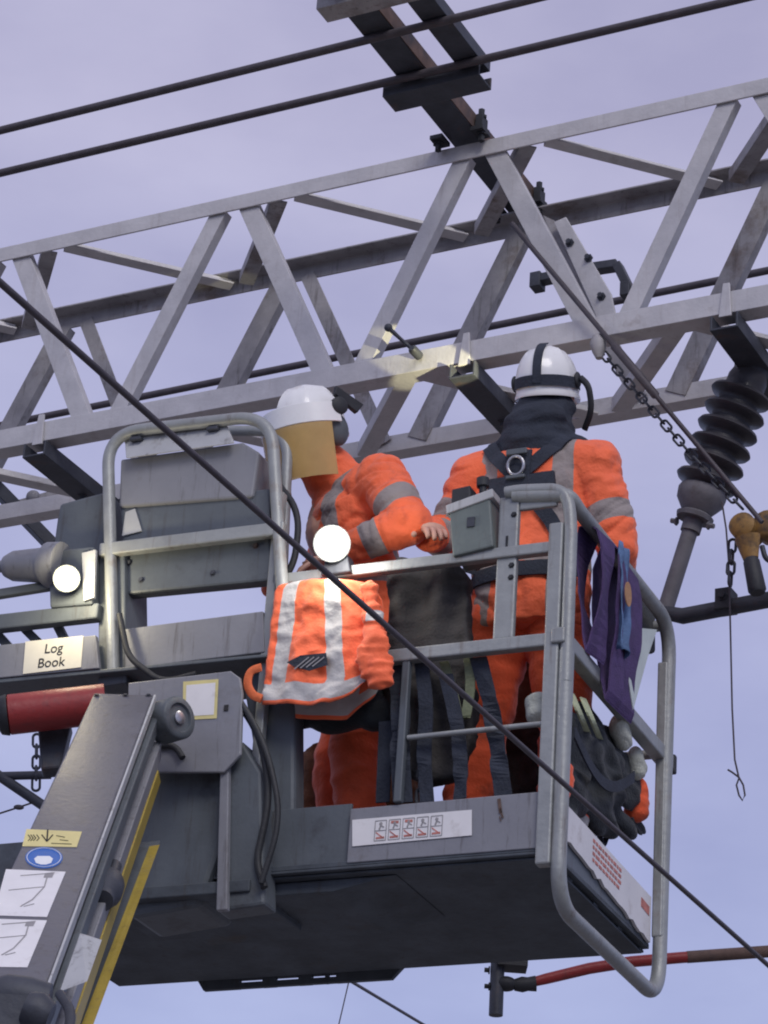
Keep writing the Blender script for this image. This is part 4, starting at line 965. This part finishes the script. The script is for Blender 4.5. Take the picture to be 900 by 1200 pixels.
bm = prism(NB(), [hp2(-.125, -.10, .04), hp2(-.13, -.02, .10), hp2(-.13, -.03, .13), hp2(-.125, -.13, .07)], hr2 @ V((-.02, 0, 0))); link('ear_defender_arm', bm, BLACK, hs2, bevel=.003)
bm = NB(); ball(bm, hp2(-.115, -.03, -.01), .05, (.55, .85, 1.15), hr2); link('ear_defender', bm, GREYD, hs2, smooth=True)

# ------------------------------------------------------------------ gear in and on the basket
# hi vis waistcoat hanging over the near rail
VS = empty('hi_vis_vest', BAS @ Mx.Translation((-.78, -.05, .55)), 'bright orange hi vis vest with grey stripes hung on the near rail below the lamp', 'vest')
bpy.context.view_layer.update()
import bisect
def lerp_tab(tab, t):
    for (a, x), (b, y) in zip(tab, tab[1:]):
        if t <= b: k = (t - a) / (b - a); return x + (y - x) * k
    return tab[-1][1]
Lx = [(0, 330), (.10, 322), (.45, 317), (1, 307)]; Rx = [(0, 428), (.10, 436), (.45, 438), (.8, 441), (1, 425)]
def vest_sheet(vo, back=False):
    bm = NB(); nu, nv = 46, 50; g = []; st = []
    for j in range(nv + 1):
        t = j / nv; row = []
        for i in range(nu + 1):
            s = i / nu; x = lerp_tab(Lx, t) * (1 - s) + lerp_tab(Rx, t) * s
            ytop = 672 + 6 * (2 * s - 1) ** 2 ; ybot = 826 - 4 * math.sin(pi * s) * -1 - 22 * max(0, s - .72) / .28
            y = ytop + (ybot - ytop) * t
            p = bas(x, y, -.05)
            f = .028 * math.sin(pi * s) ** .7 * (.3 + t) + .010 * math.sin(s * 17 + t * 3) * t + .012 * noise.noise(V((s * 5, t * 7, 1))) + .006 * noise.noise(V((s * 13, t * 19, 4)))
            if t < .07: f -= .05 * (1 - t / .07) ** 2
            p.y += vo - (f if not back else -f * .3); row.append(bm.verts.new(rel(VS, BAS @ p)))
            st.append(min(max(abs(s - (.17 - .04 * t)) - .075, t - .86), max(abs(s - (.60 + .08 * t)) - .085, t - .86), abs(t - .905) - .065))
        g.append(row)
    for j in range(nv):
        for i in range(nu): bm.faces.new((g[j][i], g[j][i + 1], g[j + 1][i + 1], g[j + 1][i]))
    return bm, st
for nm_, vo, bk in (('front_panel', 0, False), ('back_panel', .085, True)):
    bm, st = vest_sheet(vo, bk); bm.verts.index_update(); o = link(nm_, bm, VESTM, VS)
    a_ = o.data.attributes.new('stripe', 'FLOAT', 'POINT'); a_.data.foreach_set('value', st)
    for p in o.data.polygons: p.use_smooth = True
    sm = o.modifiers.new('thick', 'SOLIDIFY'); sm.thickness = .004
bm = NB(); Q = [bas(x, y, -.095) for x, y in ((336, 776), (352, 768), (382, 765), (384, 779), (362, 786), (344, 781))]
pk = link('pocket_slot', prism(NB(), [rel(VS, BAS @ q_) for q_ in Q], (0, .002, 0)), NAVY, VS)
bm = NB()
for k in range(4):
    a, b = bas(345 + k * 7, 784 - k, -.0975), bas(362 + k * 6, 770, -.0975); stroke(bm, [rel(VS, BAS @ a), rel(VS, BAS @ b)], .004, (0, -1, 0), 0)
link('pocket_mesh', bm, INKG, pk)
bm = NB(); cap(bm, *[rel(VS, BAS @ bas(x, y, -.06)) for x, y in ((434, 690), (440, 745))], .025, .036); cap(bm, *[rel(VS, BAS @ bas(x, y, -.07)) for x, y in ((440, 745), (446, 795))], .038, .044); cap(bm, *[rel(VS, BAS @ bas(x, y, -.07)) for x, y in ((430, 770), (438, 795))], .035, .03)
sw_ = rel(VS, BAS @ bas(440, 725, -.06))
bme = (remesh(bm, .006, 2, .019, 17, 12, lambda c: max(abs(c.z - sw_.z) - .02, -(c.x - sw_.x + .02))))
for q_ in bme.vertices: q_.co.y = sw_.y + (q_.co.y - sw_.y) * .55 - .01
linkme('bunched_side', bme, VESTM, VS)

# orange webbing loop at the vest's left
lp_ = fillet([bas(x, y, -.06) for x, y in ((306, 782), (293, 786), (289, 802), (296, 815), (307, 819))], .04, 6)
tag(link('webbing_loop', tube(NB(), lp_, .011, 10, flat=(.5, 1.3)), mat('orange_webbing', (.62, .14, .05), .8, bump=.3), frame_m=BAS, smooth=True), 'orange brown webbing loop showing at the left edge of the orange vest', 'strap')

# control box on the near rail in front of the right worker
CB = empty('control_box', BAS @ Mx.Translation((-.42, .0, .965)), 'grey green control box standing on the near rail in front of the right worker', 'control box')
bpy.context.view_layer.update()
def CBp(pts, v): return [rel(CB, BAS @ bas(x, y, v)) for x, y in pts]
cb = mat('control_box_paint', (.13, .155, .15), .5, 0, .1, 8, (.09, .1, .1), .35, 7, streak=(.06,.05,.045), streak_amt=.55)
k_ = link('case', prism(NB(), CBp([(526, 597), (574, 579), (578, 640), (530, 652)], -.03), (0, .12, 0)), cb, CB, bevel=.006)
link('rim', prism(NB(), CBp([(522, 592), (577, 572), (578, 582), (523, 602)], -.036), (0, .135, 0)), GREYL, CB, bevel=.003)
link('cap', prism(NB(), CBp([(529, 573), (551, 568), (552, 592), (528, 597)], .0), (0, .06, 0)), BLACK, CB, bevel=.006)
bm = NB(); lathe(bm, CBp([(566, 578)], .03)[0], CBp([(566, 562)], .03)[0], [(0, .012), (.02, .012), (.022, .02), (.05, .02), (.055, .012)], 12); link('joystick', bm, BLACK, CB, smooth=True)
bm = NB()
link('latch', box(NB(), *(lambda p: (p - V((.012, .004, .016)), p + V((.012, .004, .016))))(CBp([(552, 612)], -.031)[0])), DARK, CB)

# gear hanging along the right side; plane u = const seen from the near right corner
def sid(px, py, u=.03):
    n_ = V((BAS[0][0], BAS[1][0], BAS[2][0])); o_ = BAS.translation; d_ = ray(px, py)
    p = EYE + d_ * (((o_ - EYE) @ n_ + u) / (d_ @ n_)); return BAS.inverted() @ p
def sling(v, top, bot, u, wd, ph, mt, name, label, cat, group=None):
    """flat webbing loop hung over the side top rail"""
    Le, Ri, T_ = [], [], []
    path = [(u + .028, bot + .03), (u + .045, (top + bot) / 2), (u + .048, top - .05), (u + .04, top + .005), (u + .015, top + .028), (u - .02, top + .02), (u - .04, top - .06), (u - .035, (top + bot) / 2), (u + .008, bot + .03), (u + .016, bot), (u + .028, bot + .03)]
    n = len(path); P = []
    for (a, b), (c, d_) in zip(path, path[1:]):
        for k in range(6): P.append((a + (c - a) * k / 6, b + (d_ - b) * k / 6))
    P.append(path[-1])
    for i, (x, z) in enumerate(P):
        tw_ = .02 * noise.noise(V((z * 5, ph, 0))); o_ = V((x + .006 * noise.noise(V((z * 9, ph, 3))), v + tw_, z))
        a = math.radians(18) * noise.noise(V((z * 4, ph * 2, 5)))
        s = V((math.sin(a), math.cos(a), 0)) * wd / 2
        t = V((P[min(i + 1, len(P) - 1)][0] - P[max(i - 1, 0)][0], 0, P[min(i + 1, len(P) - 1)][1] - P[max(i - 1, 0)][1])).normalized()
        Le.append(o_ - s); Ri.append(o_ + s); T_.append(t.cross(V((0, 1, 0))) * .005)
    o = link(name, ribbon(NB(), Le, Ri, T_), mt, frame_m=BAS); return tag(o, label, cat, group)
sling(.20, 1.06, .66, .02, .115, 1, PURPLE, 'webbing_sling', 'purple webbing sling nearest the front corner, hung on the side rail', 'sling', 'purple slings on the side rail')
sling(.33, 1.06, .56, .03, .10, 4, PURPLE, 'webbing_sling', 'purple webbing sling in the middle, behind the blue cloth on the side rail', 'sling', 'purple slings on the side rail')
sling(.47, 1.06, .58, .02, .12, 8, PURPLE, 'webbing_sling', 'purple webbing sling farthest along the side rail, longest and by the pale board', 'sling', 'purple slings on the side rail')
# blue cloth with a tan patch
bm = NB(); g = []
for j in range(25):
    t = j / 24; row = []
    for i in range(13):
        s = i / 12; v = .27 + .11 * s + .02 * t - .03 * (1 - t) * (s - .5); z = 1.09 - .34 * t - .05 * abs(s - .5) * t; row.append(bm.verts.new((.075 + .015 * math.sin(s * 9 + t * 2) * (.3 + t) + .01 * noise.noise(V((s * 4, t * 5, 2))), v, z)))
    g.append(row)
for j in range(24):
    for i in range(12): bm.faces.new((g[j][i], g[j][i + 1], g[j + 1][i + 1], g[j + 1][i]))
o = link('cloth', bm, BLUEC, frame_m=BAS, smooth=True); sm = o.modifiers.new('t', 'SOLIDIFY'); sm.thickness = .004
tag(o, 'crumpled blue cloth with a tan patch hung over the side rail among the purple slings', 'cloth')
pt_ = link('tan_patch', prism(NB(), [(.100, .30 + .03 * math.cos(a * pi / 8), .91 + .04 * math.sin(a * pi / 8)) for a in range(16)], (.003, 0, 0)), GLOVE, o)
# pale board hanging at the far end of the side
bm = prism(NB(), [sid(735, 735, .05), sid(768, 738, .05), sid(757, 770, .05), sid(740, 832, .05), sid(735, 800, .05)], (.006, 0, 0))
o = link('pale_board', bm, mat('pale_board_plastic', (.50, .56, .52), .4, 0, .08), frame_m=BAS); tag(o, 'pale translucent board hanging behind the farthest purple sling', 'board')
bm = NB(); P = [sid(x, y, -.07) for x, y in ((733, 702), (752, 716), (752, 768), (735, 762))]; prism(bm, P, (.05, 0, 0))
o = link('pouch', bm, BLACKF, frame_m=BAS, bevel=.012); tag(o, 'small black pouch on the side rail beside the pale board', 'pouch')
link('pouch_strap', tube(NB(), fillet([sid(745, 742, -.02), sid(752, 760, -.02), sid(745, 785, -.02), sid(730, 800, -.02)], .08), .004, 8), BLACK, o)
# big black tool bag hung outside the side
TB = empty('tool_bag', BAS @ Mx.Translation((.10, .40, .06)), 'big black tool bag hanging inside the right side of the basket below the side rail', 'bag')
bpy.context.view_layer.update()
bm = NB()
for (x, y, u, r, sc) in ((688, 880, -.13, .10, (.9, 1.5, 1.0)), (705, 905, -.12, .12, (.8, 1.5, 1.0)), (732, 915, -.12, .09, (.7, 1.6, 1.0)), (700, 950, -.13, .10, (.9, 1.7, .75)), (728, 962, -.10, .055, (.8, 2.6, .6)), (748, 968, -.09, .035, (.9, 2.2, .8)), (668, 925, -.14, .10, (.8, 1.1, 1.1)), (690, 845, -.12, .06, (.8, 2.0, .7)), (665, 955, -.14, .07, (.9, 1.2, .8)), (715, 868, -.11, .05, (.8, 2, .8)), (672, 880, 0, .10, (.9, 1.2, 1.2)), (664, 905, 0, .09, (.9, 1.1, 1.2))):
    ball(bm, rel(TB, BAS @ sid(x, y, -.062)), r, (sc[0] * .52, sc[1], sc[2]))
linkme('bag_body', remesh(bm, .010, 3, .024, 10, 17), BLACKF, TB)
Le, Ri, T_ = [], [], []
for i in range(13):
    t = i / 12; p = rel(TB, BAS @ sid(672 + 70 * t, 858 + 52 * t + 34 * math.sin(pi * t), .012)); Le.append(p + V((0, 0, .018))); Ri.append(p - V((0, 0, .018))); T_.append(V((.006, 0, 0)))
link('bag_strap', ribbon(NB(), Le, Ri, T_), NAVY, TB)
link('bag_strap', tube(NB(), fillet([rel(TB, BAS @ sid(x, y, -.08)) for x, y in ((702, 975), (706, 995), (714, 972))], .1), .010, 8, flat=(1, .4)), NAVY, TB)
# pale rope bundles and orange strap ends round the bag
def lump(name, pts, r, mt, label, cat, seed, wr=.008, group=None, voxel=.008):
    bm = NB()
    for a, b in zip(pts, pts[1:]): cap(bm, a, b, r, r * .92)
    me = remesh(bm, voxel, 3, wr, 16, seed); o = linkme(name, me, mt); o.matrix_world = BAS; return tag(o, label, cat, group)
def rope_coil(c, R1, R2, n, nrm, label, name='rope_coil', mt=PALE, r=.011, group=None):
    d, s, u = basis(nrm); bm = NB(); P = []
    for i in range(n * 26):
        a = 2 * pi * i / 26; k = i / (n * 26); rr = 1 + .10 * noise.noise(V((k * 9, a * .3, 2)))
        P.append(V(c) + s * math.cos(a) * R1 * rr + u * math.sin(a) * R2 * rr + d * (.05 * (k - .5) + .012 * noise.noise(V((i * .2, 5, 1)))))
    tube(bm, P, r, 8); o = link(name, bm, mt, frame_m=BAS, smooth=True); return tag(o, label, 'rope', group)
CANV = mat('pale_canvas', (.50, .52, .45), .9, 0, .12, 14, (.28, .29, .22), .45, 9, .5, 120)
def roll(name, a, b, r, label, cat, seed, flat=None):
    bm = NB(); a, b = V(a), V(b)
    P = [a.lerp(b, k / 6) for k in range(7)]; tube(bm, P, [r * x for x in (.55, .9, 1.0, .95, 1.0, .92, .6)], 16, flat=(flat[0], flat[1]) if flat else None)
    o = linkme(name, remesh(bm, .006, 5, .007, 12, seed), CANV); o.matrix_world = BAS; return tag(o, label, cat)
roll('folded_cloth', bas(629, 815, .10), bas(636, 848, .10), .075, 'pale folded canvas cloth hanging inside the near corner behind the upright', 'cloth', 5, (.7, .6, 1.1))
roll('rolled_cloth', sid(722, 842, -.02), sid(734, 875, -.02), .038, 'pale rolled cloth on the black tool bag, nearer of two by the side rail', 'cloth', 8, (.8, 1.2, 1.1))
roll('rolled_cloth', sid(742, 878, -.03), sid(749, 912, -.03), .036, 'pale rolled cloth at the far end of the black tool bag near the far upright', 'cloth', 13, (.8, 1.2, 1.1))
for i, (x, y, u_, ph) in enumerate(((668, 812, -.03, 2), (682, 818, -.02, 6))):
    Le, Ri, T_ = [], [], []
    for k in range(12):
        t = k / 11; p = sid(x + 20 * t, y + 48 * t, u_ + .05 * math.sin(pi * t)); wv = V((0, .022, .006)); Le.append(p - wv); Ri.append(p + wv); T_.append(V((.006, 0, 0)))
    o = link('pale_strap', ribbon(NB(), Le, Ri, T_), mat('lime_webbing', (.42, .46, .30), .8, 0, .2, 25, bump=.4) if 'lime_webbing' not in MATS else MATS['lime_webbing'], frame_m=BAS)
    tag(o, ('pale lime webbing strap end nearer the corner upright', 'pale lime webbing strap end lying on top of the black tool bag')[i], 'strap')
lump('orange_bag', [sid(744, 925, -.06), sid(746, 950, -.06)], .045, TROUS, 'small orange bag showing beyond the black tool bag by the far upright', 'bag', 31)
lump('orange_pouch', [bas(659, 905, .05), bas(656, 938, .05)], .035, TROUS, 'small orange pouch just right of the near corner upright', 'pouch', 37)

# dark lanyards and webbing between the near rails
def lanyard(pts, wd, v, mt, label, seed, name='lanyard'):
    Le, Ri, T_ = [], [], []; P = fillet([bas(x, y, v) for x, y in pts], .1, 8)
    for i, p in enumerate(P):
        a = noise.noise(V((i * .25, seed, 1))) * .9; s = V((math.cos(a), math.sin(a), 0)) * wd / 2; Le.append(p - s); Ri.append(p + s); T_.append(V((-math.sin(a), math.cos(a), 0)) * .006)
    return tag(link(name, ribbon(NB(), Le, Ri, T_), mt, frame_m=BAS), label, 'lanyard', 'lanyards hung behind the near rails')
lanyard(((462, 770), (470, 830), (468, 880), (472, 940)), .06, .02, NAVY, 'broad dark lanyard hanging just right of the orange vest', 1)
lanyard(((492, 765), (500, 830), (496, 880), (500, 940)), .045, .03, NAVY, 'dark lanyard hanging directly above the short loose chain', 2)
lanyard(((522, 790), (536, 850), (540, 900), (538, 936)), .045, .03, NAVY, 'dark lanyard between the right worker’s trouser legs and the lower post'.replace('’', "'"), 3)
lanyard(((560, 770), (578, 840), (585, 900), (590, 935)), .055, .03, NAVY, 'dark lanyard hanging left of the pale rope coil', 4)
lanyard(((520, 775), (528, 800), (536, 835), (545, 845), (552, 800), (548, 770)), .03, .04, OLIVE, 'olive looped lanyard in the middle of the near rails', 5)
o = link('loose_chain', chain(NB(), [bas(495, 905, .06), bas(493, 940, .06)], .05, .006, .014), DARK, frame_m=BAS); tag(o, 'short loose chain hanging just above the near toe board', 'chain')
# dark rucksack behind the vest
RS = empty('rucksack', BAS @ Mx.Translation((-.80, .14, .30)), 'dark rucksack hanging behind the near rail under the orange vest', 'bag'); bpy.context.view_layer.update()
bm = NB()
for (x, y, r, sc) in ((350, 835, .09, (1.2, .7, .6)), (400, 838, .10, (1.3, .7, .55)), (440, 835, .09, (1.1, .7, .6)), (375, 815, .09, (1.4, .7, .7)), (430, 812, .08, (1.2, .7, .8))): ball(bm, rel(RS, BAS @ bas(x, y, .13)), r, sc)
linkme('bag_body', remesh(bm, .010, 4, .016, 9, 41), BLACKF, RS)
for x0, x1 in ((332, 326), (452, 448)):
    Le, Ri, T_ = [], [], []
    for k in range(10):
        t = k / 9; p = rel(RS, BAS @ bas(x0 + (x1 - x0) * t, 845 + 95 * t, .06 + .03 * t)); s = V((.022, .01 * noise.noise(V((k, x0, 0))), 0)); Le.append(p - s); Ri.append(p + s); T_.append(V((0, .006, 0)))
    link('bag_strap', ribbon(NB(), Le, Ri, T_), NAVY, RS)

# clutter that fills the basket behind the near rails
def coat(pts, thick, v, mt, label, seed, nm_='work_coat', cat='coat'):
    bm = NB(); P = [bas(x, y, v) for x, y in pts]; prism(bm, P, (0, thick, 0)); bmesh.ops.recalc_face_normals(bm, faces=bm.faces)
    me = remesh(bm, .009, 5, .014, 11, seed)
    for q_ in me.vertices:
        x, z = q_.co.x, q_.co.z; q_.co.y += .020 * math.sin(x * 46 + 2.5 * noise.noise(V((x * 4, z * 3, seed)))) * (.4 + .6 * abs(noise.noise(V((x * 3, z * 4, seed + 5)))) * 2); q_.co.x += .012 * noise.noise(V((x * 6, z * 9, seed + 2)))
    o = linkme(nm_, me, mt); o.matrix_world = BAS; return tag(o, label, cat)
DRAB = mat('dark_work_cloth', (.045, .042, .042), .9, 0, .3, 12, (.03, .03, .03), .4, 6, .4, 110)
BROWN = mat('brown_work_cloth', (.16, .075, .045), .9, 0, .25, 12, (.06, .04, .035), .5, 6, .4, 110)
coat(((452, 668), (470, 652), (520, 650), (545, 668), (548, 740), (556, 830), (540, 905), (500, 915), (462, 900), (448, 800)), .06, .10, DRAB, 'dark drab work coat hanging inside the near rails between the two workers', 51)
coat(((545, 700), (600, 690), (645, 700), (650, 800), (640, 880), (590, 890), (550, 870)), .06, .70, BROWN, 'brown work coat hanging on the far rail behind the right worker', 57)
coat(((520, 870), (560, 850), (640, 846), (660, 870), (664, 960), (520, 975)), .16, .66, DRAB, 'dark holdall standing on the basket floor behind the right worker', 61, 'holdall', 'bag')
coat(((350, 880), (400, 862), (470, 866), (486, 890), (484, 990), (350, 1000)), .14, .68, BROWN, 'brown holdall standing on the basket floor behind the left worker', 67, 'holdall', 'bag')
